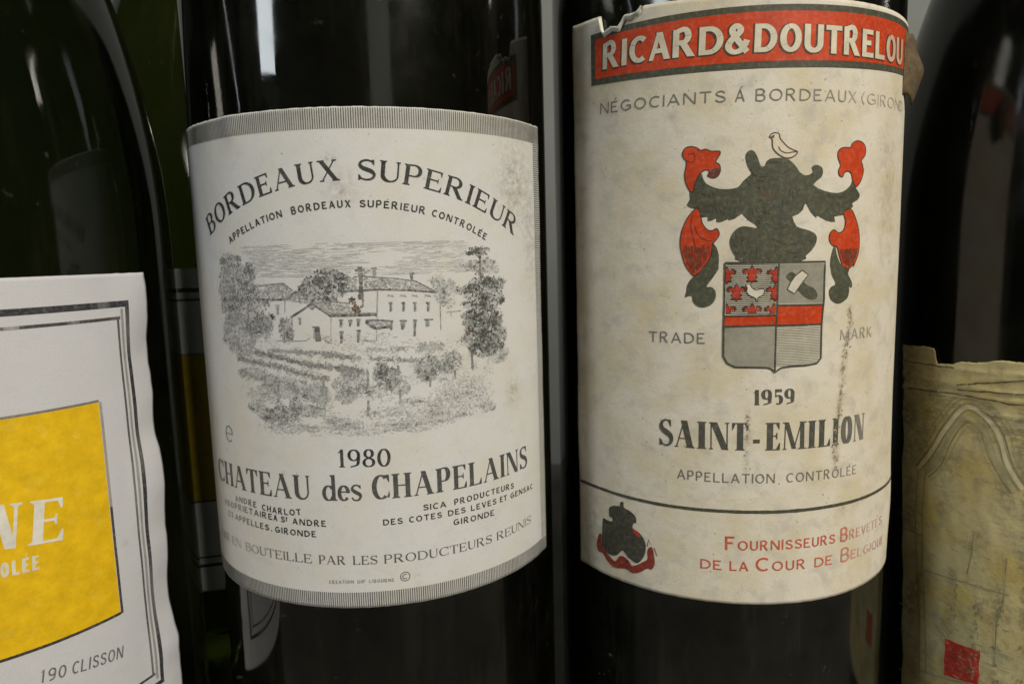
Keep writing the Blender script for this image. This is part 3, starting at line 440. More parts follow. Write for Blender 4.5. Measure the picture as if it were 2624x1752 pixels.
# ------------------------------------------------------------------ print on a label
class Ink:
    """flat shapes in label millimetres (u along the curve, v = height), laid on the paper surface"""
    def __init__(self): self.items = []
    def poly(self, pts, col, layer=0.0):
        pts = [tuple(p) for p in pts]; N = len(pts)
        if sum(pts[i][0] * pts[(i + 1) % N][1] - pts[(i + 1) % N][0] * pts[i][1] for i in range(N)) < 0: pts.reverse()
        self.items.append((pts, col, layer))
    def line(self, pts, w, col, layer=0.0, jitter=0.0):
        N = len(pts); a = []
        for i in range(N):
            p0, p1 = pts[max(i - 1, 0)], pts[min(i + 1, N - 1)]
            dx, dy = p1[0] - p0[0], p1[1] - p0[1]; l = math.hypot(dx, dy) or 1e-6
            ww = w * (1 + jitter * nz(pts[i][0] * 1.7, pts[i][1] * 1.7, 3.1))
            a.append(((pts[i][0] - dy / l * ww / 2, pts[i][1] + dx / l * ww / 2), (pts[i][0] + dy / l * ww / 2, pts[i][1] - dx / l * ww / 2)))
        for (A, B), (D, E) in zip(a, a[1:]): self.poly([A, B, E, D], col, layer)
    def text(self, t, col, layer=0.0, fade=None, paper=None, dx=0.0, dy=0.0, fat=0.0):
        S = FONT[t['font']]; c = t['c']; u0 = t['u0']; cap = t['cap']
        if fat: S = dict(S, T=S['T'] + fat, t=S['t'] + fat)
        f = lambda u: sum(k * (u - u0) ** (len(c) - 1 - i) for i, k in enumerate(c))
        for word, ua, ub in t['segs']:
            N = 200; us = [ua + (ub - ua) * i / N for i in range(N + 1)]; s = [0]
            for i in range(N): s.append(s[-1] + math.hypot(us[i + 1] - us[i], f(us[i + 1]) - f(us[i])))
            base = layout(word, FONT[t['font']], s[-1], cap)
            glyphs = base
            for gi, (x, P, W, cp) in enumerate(base):
                xc = x + W / 2; i = min(N - 1, max(0, next((k for k in range(N) if s[k + 1] >= xc), N - 1)))
                r = (xc - s[i]) / ((s[i + 1] - s[i]) or 1); u = us[i] + (us[i + 1] - us[i]) * r; v = f(u)
                e = .3; sl = (f(u + e) - f(u - e)) / (2 * e); ang = math.atan(sl); ca, sa = math.cos(ang), math.sin(ang)
                k = fade(u, v) if fade else 0.0
                cc = mixc(col, paper, k) if k else col
                for j, pl in enumerate(P):
                    cx = sum(q[0] for q in pl) / len(pl); cy = sum(q[1] for q in pl) / len(pl)
                    pts = []
                    for gx, gy in pl:
                        lx, ly = gx * cp - W / 2, gy * cp
                        if fat:
                            lx += fat * cp * .5 * (1 if gx > cx else -1); ly += fat * cp * .5 * (1 if gy > cy else -1)
                        lx += dx; ly += dy
                        pts.append((u + lx * ca - ly * sa, v + lx * sa + ly * ca))
                    self.poly(pts, cc, layer + (j % 12) * .0012)
    def build(self, name, surf, mat, parent, cut=.8, lift=.06, step=2.6):
        """split the shapes every `cut` mm so that they follow the curved paper"""
        if not cut:                                                  # tiny marks: no need to split them
            V, F, K, U = [], [], [], []
            for pts, col, layer in self.items:
                n0 = len(V); F.append(tuple(range(n0, n0 + len(pts))))
                for p in pts: V.append(surf(p[0], p[1], lift + layer)); K.append(col); U.append((p[0] * .1, p[1] * .1))
            return mesh_obj(name, V, F, mat, parent, cols=K, uvs=U)
        bm = bmesh.new(); la = bm.verts.layers.float.new('layer'); lc = bm.verts.layers.float_color.new('Col')
        for pts, col, layer in self.items:
            vs = []
            for p in pts:
                v = bm.verts.new((p[0], p[1], 0)); v[la] = layer; v[lc] = (*col, 1); vs.append(v)
            try: bm.faces.new(vs)
            except ValueError: pass
        bm.normal_update()
        big = [f for f in bm.faces if len(f.verts) > 4]
        if big: bmesh.ops.triangulate(bm, faces=big, ngon_method='EAR_CLIP')
        if cut and bm.verts:
            xs = [v.co.x for v in bm.verts]; ys = [v.co.y for v in bm.verts]
            k = math.floor(min(xs) / cut) + 1
            while k * cut < max(xs):
                X = k * cut; geom = [f for f in bm.faces if min(v.co.x for v in f.verts) < X - 1e-5 and max(v.co.x for v in f.verts) > X + 1e-5]
                if geom:
                    g = set(geom)
                    for f in geom: g.update(f.edges); g.update(f.verts)
                    bmesh.ops.bisect_plane(bm, geom=list(g), dist=1e-6, plane_co=(X, 0, 0), plane_no=(1, 0, 0))
                k += 1
            cy = cut * 2.5; k = math.floor(min(ys) / cy) + 1
            while k * cy < max(ys):
                Y = k * cy; geom = [f for f in bm.faces if min(v.co.y for v in f.verts) < Y - 1e-5 and max(v.co.y for v in f.verts) > Y + 1e-5]
                if geom:
                    g = set(geom)
                    for f in geom: g.update(f.edges); g.update(f.verts)
                    bmesh.ops.bisect_plane(bm, geom=list(g), dist=1e-6, plane_co=(0, Y, 0), plane_no=(0, 1, 0))
                k += 1
        verts, cols, uvs = [], [], []
        bm.verts.index_update()
        for v in bm.verts:
            verts.append(surf(v.co.x, v.co.y, lift + v[la] * step)); cols.append(tuple(v[lc])[:3]); uvs.append((v.co.x * .1, v.co.y * .1))
        faces = []
        for f in bm.faces:
            idx = [v.index for v in f.verts]; a = 0.0
            for i in range(len(idx)):
                p, q = f.verts[i].co, f.verts[(i + 1) % len(idx)].co; a += p.x * q.y - q.x * p.y
            if abs(a) < 1e-7: continue
            faces.append(idx if a > 0 else idx[::-1])
        bm.free()
        return mesh_obj(name, verts, faces, mat, parent, cols=cols, uvs=uvs)

def make_surf(R, bulge):
    """label surface: R in mm, bulge(u, v) = how far the paper stands off the glass in mm"""
    def surf(u, v, off=0.0):
        th = u / R; r = (R + bulge(u, v) + off) * .001
        return (r * math.sin(th), -r * math.cos(th), v * .001)
    return surf

def paper_sheet(name, surf, left, right, top, bottom, nu, nv, mat, parent, stain_shade=None, thick=.13):
    """sheet with a front, a back and a cut edge. left/right/top/bottom give the (possibly torn) outline"""
    V, F, UV, ST = [], [], [], []
    def uvp(i, j):
        s, t = i / nu, j / nv
        um = lerp(left(.5), right(.5), s); tp, bt = top(um), bottom(um)
        v = lerp(bt, tp, t); u = lerp(left((v)), right((v)), s); return u, v
    for off in (0.0, -thick):
        for j in range(nv + 1):
            for i in range(nu + 1):
                u, v = uvp(i, j); V.append(surf(u, v, off)); UV.append((u * .1, v * .1)); ST.append(stain_shade(u, v) if stain_shade else 0.0)
    n1 = (nu + 1) * (nv + 1); id_ = lambda i, j, k=0: k * n1 + j * (nu + 1) + i
    for j in range(nv):
        for i in range(nu):
            F.append((id_(i, j), id_(i + 1, j), id_(i + 1, j + 1), id_(i, j + 1)))
            F.append((id_(i, j + 1, 1), id_(i + 1, j + 1, 1), id_(i + 1, j, 1), id_(i, j, 1)))
    for i in range(nu):
        F.append((id_(i + 1, 0), id_(i, 0), id_(i, 0, 1), id_(i + 1, 0, 1))); F.append((id_(i, nv), id_(i + 1, nv), id_(i + 1, nv, 1), id_(i, nv, 1)))
    for j in range(nv):
        F.append((id_(0, j), id_(0, j + 1), id_(0, j + 1, 1), id_(0, j, 1))); F.append((id_(nu, j + 1), id_(nu, j), id_(nu, j, 1), id_(nu, j + 1, 1)))
    o = mesh_obj(name, V, F, mat, parent, uvs=UV, stain_shade=ST, smooth=True)
    return o

# ------------------------------------------------------------------ bottles
def bottle(loc, R, kind, gmat, wmat, label, shoulder, capcol, rot=0.0):
    """one wine bottle: glass, wine, capsule. R in m, shoulder = height where the body starts to narrow"""
    e = bpy.data.objects.new('wine_bottle', None); C.objects.link(e); e.location = loc; e.empty_display_size = .02
    e['label'] = label; e['category'] = 'wine bottle'; e['group'] = 'wine bottles standing on the shelf'
    H = .300
    nr = .0142
    prof = [(0, .012), (R * .45, .006), (R * .80, .0005), (R * .88, .0), (R * .95, .0015), (R * .99, .005), (R, .010)]
    prof += [(R, lerp(.010, shoulder, k / 6)) for k in range(1, 7)]
    if kind == 'bordeaux':
        sh = .046
        for k in range(1, 15):
            t = k / 14
            r = lerp(R, nr, (t ** 2.1) * (1 - t) + (1 - (1 - t) ** 1.9) * t) ; prof.append((r, shoulder + sh * t))
        top0 = shoulder + sh
    else:
        sh = .105
        for k in range(1, 19):
            t = k / 18; r = lerp(R, nr, (t ** 1.75) * (1 - t) ** .8 + (1 - (1 - t) ** 2.0) * t * (1 - (1 - t) ** .8)); prof.append((r, shoulder + sh * t))
        top0 = shoulder + sh
    H = max(H, top0 + .045)
    prof += [(nr, lerp(top0, H - .02, k / 4)) for k in range(1, 5)]
    prof += [(.0150, H - .019), (.0155, H - .012), (.0150, H - .005), (.0140, H - .0005), (.0, H)]
    g = lathe('glass', prof, gmat, e)
    if wmat:
        w = [(0, .016)] + [(max(r - .0028, .0), z) for r, z in prof[2:] if z > .006 and z < H - .06]
        w[1:1] = [(R * .5, .012), (R * .85, .009)]
        w.append((0, w[-1][1] + .001))
        lathe('wine', w, wmat, e, 96)
    # capsule over the neck
    cp = [(nr + .0004, H - .055), (nr + .0006, H - .0215), (.0157, H - .0195), (.0162, H - .012), (.0157, H - .004), (.0148, H + .0006), (0, H + .001)]
    lathe('capsule', cp, plain_mat('capsule_foil', capcol, .4, .6, 60, .15, .3), e, 96)
    return e

# ------------------------------------------------------------------ the setting
def box(name, x0, x1, y0, y1, z0, z1, mat, kind=None, bev=.002):
    bm = bmesh.new(); bmesh.ops.create_cube(bm, size=1.0)
    for v in bm.verts: v.co = Vector((lerp(x0, x1, v.co.x + .5), lerp(y0, y1, v.co.y + .5), lerp(z0, z1, v.co.z + .5)))
    bmesh.ops.bevel(bm, geom=bm.edges[:], offset=bev, segments=2, affect='EDGES')
    me = bpy.data.meshes.new(name); bm.to_mesh(me); bm.free(); me.materials.append(mat)
    o = bpy.data.objects.new(name, me); C.objects.link(o)
    if kind: o['kind'] = kind
    return o
M_shelf = plain_mat('grey_shelf_board', (0.10, 0.097, 0.085), .8, 0, 18, .4, .4)
M_wall = plain_mat('grey_plaster_wall', (0.19, 0.198, 0.19), .9, 0, 9, .12, .5)
box('shelf', -.7, .7, -.02, .418, -.03, 0, M_shelf, 'structure')
box('wall', -.9, .9, .42, .46, -.4, .7, M_wall, 'structure')

# ------------------------------------------------------------------ the five bottles
M_wine = plain_mat('red_wine', (0.004, 0.0022, 0.0018), .3, 0, 12, .1, 0)
M_white = None
G1 = glass_mat('dark_green_glass', (0.030, 0.036, 0.020), .015, .014, 1.0, .19)
G2 = glass_mat('dusty_dark_glass', (0.025, 0.03, 0.016), .030, .07, 2.3, .24)
G3 = glass_mat('smoky_dark_glass', (0.022, 0.026, 0.014), .016, .08, 4.1, .12)
G0 = glass_mat('olive_green_glass', (0.022, 0.032, 0.0045), .008, .02, 5.7)
G4 = glass_mat('moss_green_glass', (0.042, 0.058, 0.007), .008, .03, 7.9)

b1 = bottle((-.02894, .15645, 0), .0373, 'bordeaux', G1, M_wine, 'dark wine bottle with white 1980 Bordeaux label showing an engraved vineyard house', .181, (.10, .02, .02))
b2 = bottle((.04834, .16387, 0), .0373, 'bordeaux', G2, M_wine, 'dusty wine bottle with stained cream 1959 label, red banner and painted coat of arms', .186, (.02, .03, .02))
b0 = bottle((-.11332, .14166, 0), .0408, 'burgundy', G0, None, 'green wine bottle at left edge, large white label with a yellow square', .137, (.25, .20, .05))
b4 = bottle((-.095, .2255, 0), .0408, 'burgundy', G4, None, 'green wine bottle standing behind in the shade, sliver of white and yellow label', .126, (.25, .20, .05))
b3 = bottle((.134, .168, 0), .0408, 'burgundy', G3, M_wine, 'dark wine bottle at right edge with torn yellowed label and red seal', .133, (.05, .04, .03))

def T(name): return next(t for t in ART['texts'] if t['name'] == name)

# ================= bottle with the 1980 label
P1 = (0.615, 0.615, 0.61)
M_p1 = paper_mat('white_label_paper', P1, (0.595, 0.565, 0.475), (0.52, 0.52, 0.51), .8, .6, 3.0, .22)
M_i1 = ink_mat('black_print', P1, .16, .5, 1.0)
def bulge1(u, v):
    b = .10 + .05 * nz(u * .05, v * .05, 1.0) + .02 * nz(u * .2, v * .2, 2.0)
    b += .30 * math.exp(-((u + 19.5) / 2.2) ** 2) * smoothstep(147, 154, v)          # little crease in the top edge
    b += .25 * smoothstep(42.5, 45.5, u) * (.5 + .5 * nz(v * .09, 3.3, 0))
    return b
S1 = make_surf(37.4, bulge1)
def edge1(u, k, a): return a * (.10 * nz(u * .9, k, 0) + .06 * nz(u * 3.1, k, 5))
def stain1(u, v):
    s = .60 * math.exp(-(((u - 35) / 4.5) ** 2 + ((v - 143) / 7) ** 2)) + .35 * math.exp(-(((u - 40) / 2.5) ** 2 + ((v - 133) / 10) ** 2))
    s += .75 * math.exp(-(((u + .6) / 1.1) ** 2 + ((v - 146.3) / 1.0) ** 2)) + .45 * math.exp(-(((u - 1) / 2.5) ** 2 + ((v - 141.5) / 2.5) ** 2))
    s += .55 * math.exp(-((v - 153.4) / 1.3) ** 2) * (.5 + .5 * nz(u * .13, 4.4, 0)) * smoothstep(-22, -10, u)
    s += .6 * math.exp(-(((u - 33) / 2.0) ** 2 + ((v - 103) / 2.2) ** 2)) + .3 * smoothstep(38, 46, u) * (.5 + .5 * nz(v * .1, 8.8, 0))
    s += .8 * math.exp(-(((u + 13.2) / .45) ** 2 + ((v - 91.6) / .45) ** 2)) + .5 * math.exp(-(((u - 10.6) / .5) ** 2 + ((v - 71.6) / .8) ** 2))
    return s
L1 = paper_sheet('label', S1, lambda v: -43.6 + edge1(v, 1, 1), lambda v: 45.2 + edge1(v, 2, 1.6), lambda u: 154.8 + edge1(u, 3, 1) + .5 * smoothstep(-25, -45, u) , lambda u: 66.9 + edge1(u, 4, 1), 150, 140, M_p1, b1, stain1)
L1['label'] = 'white paper label with engraved vineyard scene'
BLK = (.022, .023, .022)
# striped border: fine ruled lines
ink = Ink(); GR = (.30, .295, .27)
def bord_top(u): return 151.3 + .5 * smoothstep(-25, -45, u)
u = -43.3
while u < 45.0:
    d = .20
    ink.poly([(u, bord_top(u)), (u + d, bord_top(u)), (u + d, 154.65 + .5 * smoothstep(-25, -45, u)), (u, 154.65 + .5 * smoothstep(-25, -45, u))], mixc((.10, .10, .085), (.3, .3, .27), .3 * random.random()))
    ink.poly([(u, 67.05), (u + d, 67.05), (u + d, 69.9), (u, 69.9)], mixc((.09, .09, .085), (.3, .3, .28), .3 * random.random()))
    u += .40
v = 70.3
while v < 151.1:
    ink.poly([(42.5, v), (45.0, v), (45.0, v + .2), (42.5, v + .2)], mixc((.09, .09, .08), (.3, .3, .28), .3 * random.random()))
    ink.poly([(-43.4, v), (-40.9, v), (-40.9, v + .2), (-43.4, v + .2)], (.10, .10, .09)); v += .42
o = ink.build('ruled_border', S1, M_i1, L1, cut=0); o['kind'] = 'stuff'
fadeL = lambda u, v: .62 * smoothstep(-16, -33, u)
fade_none = lambda u, v: .02 + .05 * nz(u * .4, v * .4, 0)
for nm, fd in (('a', fade_none), ('b', fade_none), ('c', fade_none), ('d', lambda u, v: .08 + .35 * smoothstep(-27, -36, u)), ('e', fadeL), ('f', fadeL), ('g', fadeL), ('h', lambda u, v: .12 + .6 * smoothstep(-10, -32, u) + .25 * smoothstep(28, 37, u)), ('i', fade_none), ('j', fade_none), ('k', fade_none), ('l', lambda u, v: .45)):
    ink = Ink(); ink.text(T(nm), BLK, 0, fd, P1); ink.build('lettering', S1, M_i1, L1)
ink = Ink()
cu, cv = ART['copyright'][0]; cr = ART['copyright'][1][0]
ring = [(cu + cr * math.cos(k * math.pi / 14), cv + cr * math.sin(k * math.pi / 14)) for k in range(29)]; ink.line(ring, .16, mixc(BLK, P1, .2))
ink.line([(cu + cr * .52 * math.cos(k * math.pi / 10), cv + cr * .52 * math.sin(k * math.pi / 10)) for k in range(3, 18)], .16, mixc(BLK, P1, .2), .002)
ink.build('copyright_mark', S1, M_i1, L1)
ink = Ink()                                                          # the quantity sign
eu, ev = -27.6, 97.45
pts = [(eu + 1.25 * math.cos(math.radians(g)), ev + 1.5 * math.sin(math.radians(g))) for g in range(0, 316, 15)]
ink.line(pts, .26, mixc(BLK, P1, .35)); ink.line([(eu - 1.2, ev + .05), (eu + 1.25, ev + .05)], .2, mixc(BLK, P1, .35), .003)
ink.build('quantity_mark', S1, M_i1, L1)

# engraved picture: thousands of fine pen strokes
rnd = random.Random(11)
def tone(t, warm=0.0):
    t = max(0, min(1, t)); c = mixc((.585, .585, .575), (.045, .048, .043), t); return c
ink = Ink()
def dab(u, v, l, w, a, t, layer):
    ca, sa = math.cos(a) * l / 2, math.sin(a) * l / 2; na, nb = -math.sin(a) * w / 2, math.cos(a) * w / 2
    ink.poly([(u - ca - na * .4, v - sa - nb * .4), (u + na * 1.2, v + nb * 1.2), (u + ca + na * .4, v + sa + nb * .4), (u - na * 1.2, v - nb * 1.2)], tone(t), layer)
for cu, cv, rx, ry, den, tn in ART['trees']:
    n = int(den * math.pi * rx * ry * 5.5)
    clumps = [(rnd.gauss(0, .5), rnd.gauss(0, .5), rnd.uniform(-.46, .38)) for _ in range(max(4, int(rx * ry * 1.6)))]
    for _ in range(int(n * .10)):                                     # pale wash under the strokes
        a = rnd.uniform(0, 6.28); r = math.sqrt(rnd.random()) * (.85 + .35 * nz(a * 1.5, cu, 0)); dab(cu + rx * r * math.cos(a), cv + ry * r * math.sin(a), rnd.uniform(.7, 1.5), rnd.uniform(.25, .5), rnd.gauss(.2, .6), tn * .36 + rnd.uniform(-.1, .08), rnd.random() * .004)
    for _ in range(n):
        c = rnd.choice(clumps); a = rnd.uniform(0, 6.28); r = abs(rnd.gauss(0, .24))
        x, y = c[0] + r * math.cos(a), c[1] + r * math.sin(a)
        if x * x + y * y > 1.35 + .4 * rnd.random(): continue
        px, py = cu + x * rx, cv + y * ry
        tt = tn + c[2] + .55 * nz(px * 2.1, py * 2.1, 2) + rnd.uniform(-.25, .20) - .10 * (y > .2)
        if tt < .14 or nz(px * 1.2 + 9, py * 1.2, 6) < -.34: continue
        dab(px, py, rnd.uniform(.14, .44), rnd.uniform(.06, .14), rnd.gauss(.25, .9), tt + .04, .005 + rnd.random() * .02)
for cu, cv, rx, ry, den, tn in ART['trees']:                         # crisp dark leaves over the grey
    low = 1.5 if cv < 119 else 1.0
    for _ in range(int(den * math.pi * rx * ry * 1.5 * low)):
        a = rnd.uniform(0, 6.28); r = math.sqrt(rnd.random()) * 1.08; px, py = cu + rx * r * math.cos(a), cv + ry * r * math.sin(a)
        k = nz(px * 1.7, py * 1.7, 31) + .4 * nz(px * 4.5, py * 4.5, 32)
        if k < .10: continue
        dab(px, py, rnd.uniform(.18, .42), rnd.uniform(.10, .19), rnd.gauss(.4, 1.0), min(1.0, tn * 1.25 + rnd.uniform(-.12, .2)), .026 + rnd.random() * .01)
    if cv < 119:
        for _ in range(int(den * math.pi * rx * ry * 2.0)):
            a = rnd.uniform(0, 6.28); r = math.sqrt(rnd.random()) * 1.25; px, py = cu + rx * r * math.cos(a), cv + ry * r * math.sin(a)
            if nz(px * .8, py * .8, 33) < -.2: continue
            dab(px, py, rnd.uniform(.18, .5), rnd.uniform(.08, .16), rnd.gauss(.2, .8), tn * .85 + rnd.uniform(-.2, .12), .004 + rnd.random() * .01)
for pts, h, den, tn in ART['rows']:
    for (ax, ay), (bx, by) in zip(pts, pts[1:]):
        l = math.hypot(bx - ax, by - ay)
        for _ in range(int(l * h * 2 * den * 3.4)):
            t = rnd.random(); px = lerp(ax, bx, t); k = .55 + .6 * nz(px * .9, ay * .5, 4); py = lerp(ay, by, t) + rnd.gauss(0, .5) * h * k * 1.9
            dab(px, py, rnd.uniform(.14, .42), rnd.uniform(.06, .14), rnd.gauss(.1, .8), tn + rnd.uniform(-.25, .2) + .25 * nz(px * 1.3, py * 1.3, 7), rnd.random() * .02)
for w, tn, pts in ART['lines']:
    fine = []
    for (ax, ay), (bx, by) in zip(pts, pts[1:]):
        n = max(2, int(math.hypot(bx - ax, by - ay) / .35))
        for k in range(n): t = k / n; fine.append((lerp(ax, bx, t) + .05 * nz(k * .6, ax, 1), lerp(ay, by, t) + .05 * nz(k * .6, ay, 3)))
    fine.append(tuple(pts[-1])); lay = .022 + rnd.random() * .006
    for k in range(len(fine) - 1):
        ink.line(fine[k:k + 2], w * rnd.uniform(.7, 1.1), tone(tn + rnd.uniform(-.22, .12)), lay)
def inside(p, poly):
    r = False; j = len(poly) - 1
    for i in range(len(poly)):
        (xi, yi), (xj, yj) = poly[i], poly[j]
        if (yi > p[1]) != (yj > p[1]) and p[0] < (xj - xi) * (p[1] - yi) / (yj - yi) + xi: r = not r
        j = i
    return r
for poly in ART['roofs']:
    xs = [q[0] for q in poly]; ys = [q[1] for q in poly]
    for _ in range(int((max(xs) - min(xs)) * (max(ys) - min(ys)) * 30)):
        q = (rnd.uniform(min(xs), max(xs)), rnd.uniform(min(ys), max(ys)))
        if inside(q, poly): dab(q[0], q[1], rnd.uniform(.2, .55), rnd.uniform(.06, .11), rnd.choice((-.6, -.5, .15, .9)) + rnd.gauss(0, .12), .48 + rnd.uniform(-.25, .28), rnd.random() * .02)
sk = ART['sky']
for _ in range(1500):                                                 # ruled sky
    a, b = rnd.random(), rnd.random(); x = lerp(lerp(sk[0][0], sk[1][0], a), lerp(sk[3][0], sk[2][0], a), b); y = lerp(sk[0][1], sk[3][1], b)
    if nz(x * .10, y * .25, 9) + rnd.uniform(-.35, .35) < -.1: continue
    l = rnd.uniform(.6, 3.2); ink.line([(x - l / 2, y), (x, y + .02), (x + l / 2, y + .05)], .06, (.575, .575, .565) if rnd.random() < .98 else (.49, .49, .48), rnd.random() * .01)
for _ in range(6000):                                                 # faint ground stipple
    x, y = rnd.uniform(-22, 28), rnd.uniform(98.5, 117); k = (x - 3) / 27, (y - 108) / 10
    if k[0] ** 2 + k[1] ** 2 > 1 or nz(x * .25, y * .4, 5) < 0: continue
    dab(x, y, rnd.uniform(.2, .6), .07, rnd.gauss(.1, .4), .32 + .2 * nz(x * .5, y * .5, 1), rnd.random() * .01)
o = ink.build('engraved_picture', S1, M_i1, L1, cut=0, lift=.05); o['kind'] = 'stuff'
o['label'] = 'grey engraving of a house among trees and vines'
ink = Ink()
for u, v, s in ART['brown']:
    for _ in range(22):
        a = rnd.uniform(0, 6.28); r = rnd.random() * s * .75; n = 9; cr = rnd.uniform(.06, .20) * s
        ink.poly([(u + r * math.cos(a) + cr * (1 + .3 * rnd.random()) * math.cos(k * 6.283 / n), v + r * math.sin(a) + cr * (1 + .3 * rnd.random()) * math.sin(k * 6.283 / n)) for k in range(n)], mixc((.085, .045, .03), (.24, .19, .14), rnd.random()), .03 + rnd.random() * .01)
ink.build('brown_spots', S1, M_i1, L1, cut=0, lift=.05)

ink = Ink()
for _ in range(420):
    u, v = rnd.uniform(-40, 42), rnd.uniform(70.5, 151)
    if nz(u * .08, v * .08, 24) < .05: continue
    n = rnd.choice((5, 6, 7)); r = rnd.choice((.05, .06, .08, .12)); ink.poly([(u + r * rnd.uniform(.5, 1.3) * math.cos(k * 6.283 / n), v + r * rnd.uniform(.5, 1.4) * math.sin(k * 6.283 / n)) for k in range(n)], mixc((.22, .18, .11), P1, rnd.uniform(.15, .8)), rnd.random() * .01)
o = ink.build('dirt_flecks', S1, M_i1, L1, cut=0, lift=.05); o['kind'] = 'stuff'

# ================= bottle with the 1959 label
P2 = (0.67, 0.62, 0.525)
M_p2 = paper_mat('stained_cream_paper', P2, (0.60, 0.53, 0.37), (0.48, 0.45, 0.385), 1.45, .9, 11.0, .45)
M_i2 = ink_mat('old_print', P2, .14, .55, 4.0, 11.0)
TEAR = [(-42.6, 175.2), (-38, 175.0), (-33.7, 174.8), (-33.3, 172.2), (-32.6, 171.2), (-30.6, 171.9), (-29.0, 171.5), (-28.2, 172.4), (-27.6, 173.2), (-25.6, 173.1), (-24.7, 173.5), (-24.3, 174.3), (-15, 173.7), (-3, 173.0), (11, 172.5), (28, 172.5), (50, 172.5)]
def top2(u):
    for (a, x), (b, y) in zip(TEAR, TEAR[1:]):
        if a <= u <= b: return lerp(x, y, (u - a) / (b - a)) + .10 * nz(u * 2.2, 1, 0)
    return TEAR[0][1] if u < TEAR[0][0] else TEAR[-1][1]
def bulge2(u, v):
    b = .16 + .10 * nz(u * .06, v * .06, 5.0) + .05 * nz(u * .16, v * .10, 6.0) + .008 * nz(u * .5, v * .35, 7.0)
    b += .45 * math.exp(-((v - 75) / 9) ** 2) * smoothstep(24, 40, u)
    b += .18 * math.exp(-((v - (118 + .25 * u)) / 1.6) ** 2) * smoothstep(-30, -5, u) * smoothstep(25, 10, u) * .6
    b += .5 * smoothstep(-39.5, -42.6, u) * (.4 + .6 * abs(nz(v * .05, 2.2, 0)))
    return b
S2 = make_surf(37.35, bulge2)
def stain2(u, v):
    s = 0
    pts = ART['drip']
    for (ax, ay), (bx, by) in zip(pts, pts[1:]):
        L2 = (bx - ax) ** 2 + (by - ay) ** 2; t = max(0, min(1, ((u - ax) * (bx - ax) + (v - ay) * (by - ay)) / L2)); d = math.hypot(u - lerp(ax, bx, t), v - lerp(ay, by, t))
        s = max(s, .75 * math.exp(-(d / .75) ** 2))
    for (ax, ay), (bx, by) in zip(ART['drip2'], ART['drip2'][1:]):
        t = max(0, min(1, (v - ay) / (by - ay))); s = max(s, .5 * math.exp(-((u - lerp(ax, bx, t)) / .5) ** 2) if min(ay, by) - .5 < v < max(ay, by) + .5 else 0)
    s += .28 * smoothstep(-36, -42, u) * (.5 + .5 * nz(v * .08, 1, 0)) + .35 * math.exp(-(((u + 38) / 3.5) ** 2 + ((v - 72) / 7) ** 2))
    s += .5 * math.exp(-(((u + 9.5) / .9) ** 2 + ((v - 156) / .8) ** 2)) + .5 * math.exp(-(((u - 29) / .7) ** 2 + ((v - 126) / .9) ** 2)) + .30 * math.exp(-(((u - 27) / 5) ** 2 + ((v - 140) / 12) ** 2))
    s += .4 * math.exp(-(((u - 15.6) / 1.6) ** 2 + ((v - 79) / .9) ** 2)) + .45 * math.exp(-(((u - 27) / 4) ** 2 + ((v - 76.5) / 1.6) ** 2)) * .5
    return s
L2 = paper_sheet('label', S2, lambda v: -42.5 + .12 * nz(v * .5, 1, 0), lambda v: 47.0, top2, lambda u: 61.4 + .08 * nz(u * .8, 9, 0), 260, 170, M_p2, b2, stain2)
L2['label'] = 'stained cream paper label torn at its top left corner'
OLV = (.062, .062, .040); RED = (.50, .044, .005); CRM = (.62, .565, .43); DK = (.035, .036, .028)
redtop = lambda u: 170.3 + .0004 * u * u; redbot = lambda u: 162.0 + .0011 * u * u
def band(ink, u0, u1, lo, hi, col, layer, n=60):
    us = [lerp(u0, u1, k / n) for k in range(n + 1)]
    for a, b in zip(us, us[1:]):
        ha, hb = min(hi(a), top2(a) - .12), min(hi(b), top2(b) - .12)
        if ha <= lo(a) or hb <= lo(b): continue
        ink.poly([(a, lo(a)), (b, lo(b)), (b, hb), (a, ha)], col, layer)
ink = Ink()
band(ink, -36.6, 46.5, lambda u: redbot(u) - 1.15, lambda u: redtop(u) + 1.1, OLV, 0, 160)
band(ink, -35.4, 46.5, redbot, redtop, RED, .008, 160)
ink.build('red_banner', S2, M_i2, L2)
wornR = lambda u, v: .55 * smoothstep(16, 30, u)
ink = Ink(); ink.text(T('m'), (.07, .035, .02), .012, None, None, -.16, -.10, .07)
ink.text(T('m'), CRM, .028, wornR, (.50, .20, .10)); ink.build('banner_lettering', S2, M_i2, L2)
fadeR = lambda u, v: .22 + .50 * smoothstep(0, 26, u)
for nm, fd, col in (('n', fadeR, DK), ('o', lambda u, v: .2, DK), ('p', lambda u, v: .45, DK), ('q', lambda u, v: .08, DK), ('r', lambda u, v: .06 + .2 * smoothstep(12, 20, u), DK), ('s', lambda u, v: .2 + .15 * smoothstep(8, 18, u), DK),
                    ('t', lambda u, v: .06 + .55 * smoothstep(10, 27, u), (.50, .06, .022)), ('u', lambda u, v: .06 + .55 * smoothstep(8, 27, u), (.50, .06, .022))):
    ink = Ink(); ink.text(T(nm), col, 0, fd, P2); ink.build('lettering', S2, M_i2, L2)
ink = Ink(); ink.line([(-42.2 + k * .8, 80.0 + .12 * nz(k * .05, 0, 0)) for k in range(111)], .66, OLV, 0, .25); ink.build('ruled_line', S2, M_i2, L2)

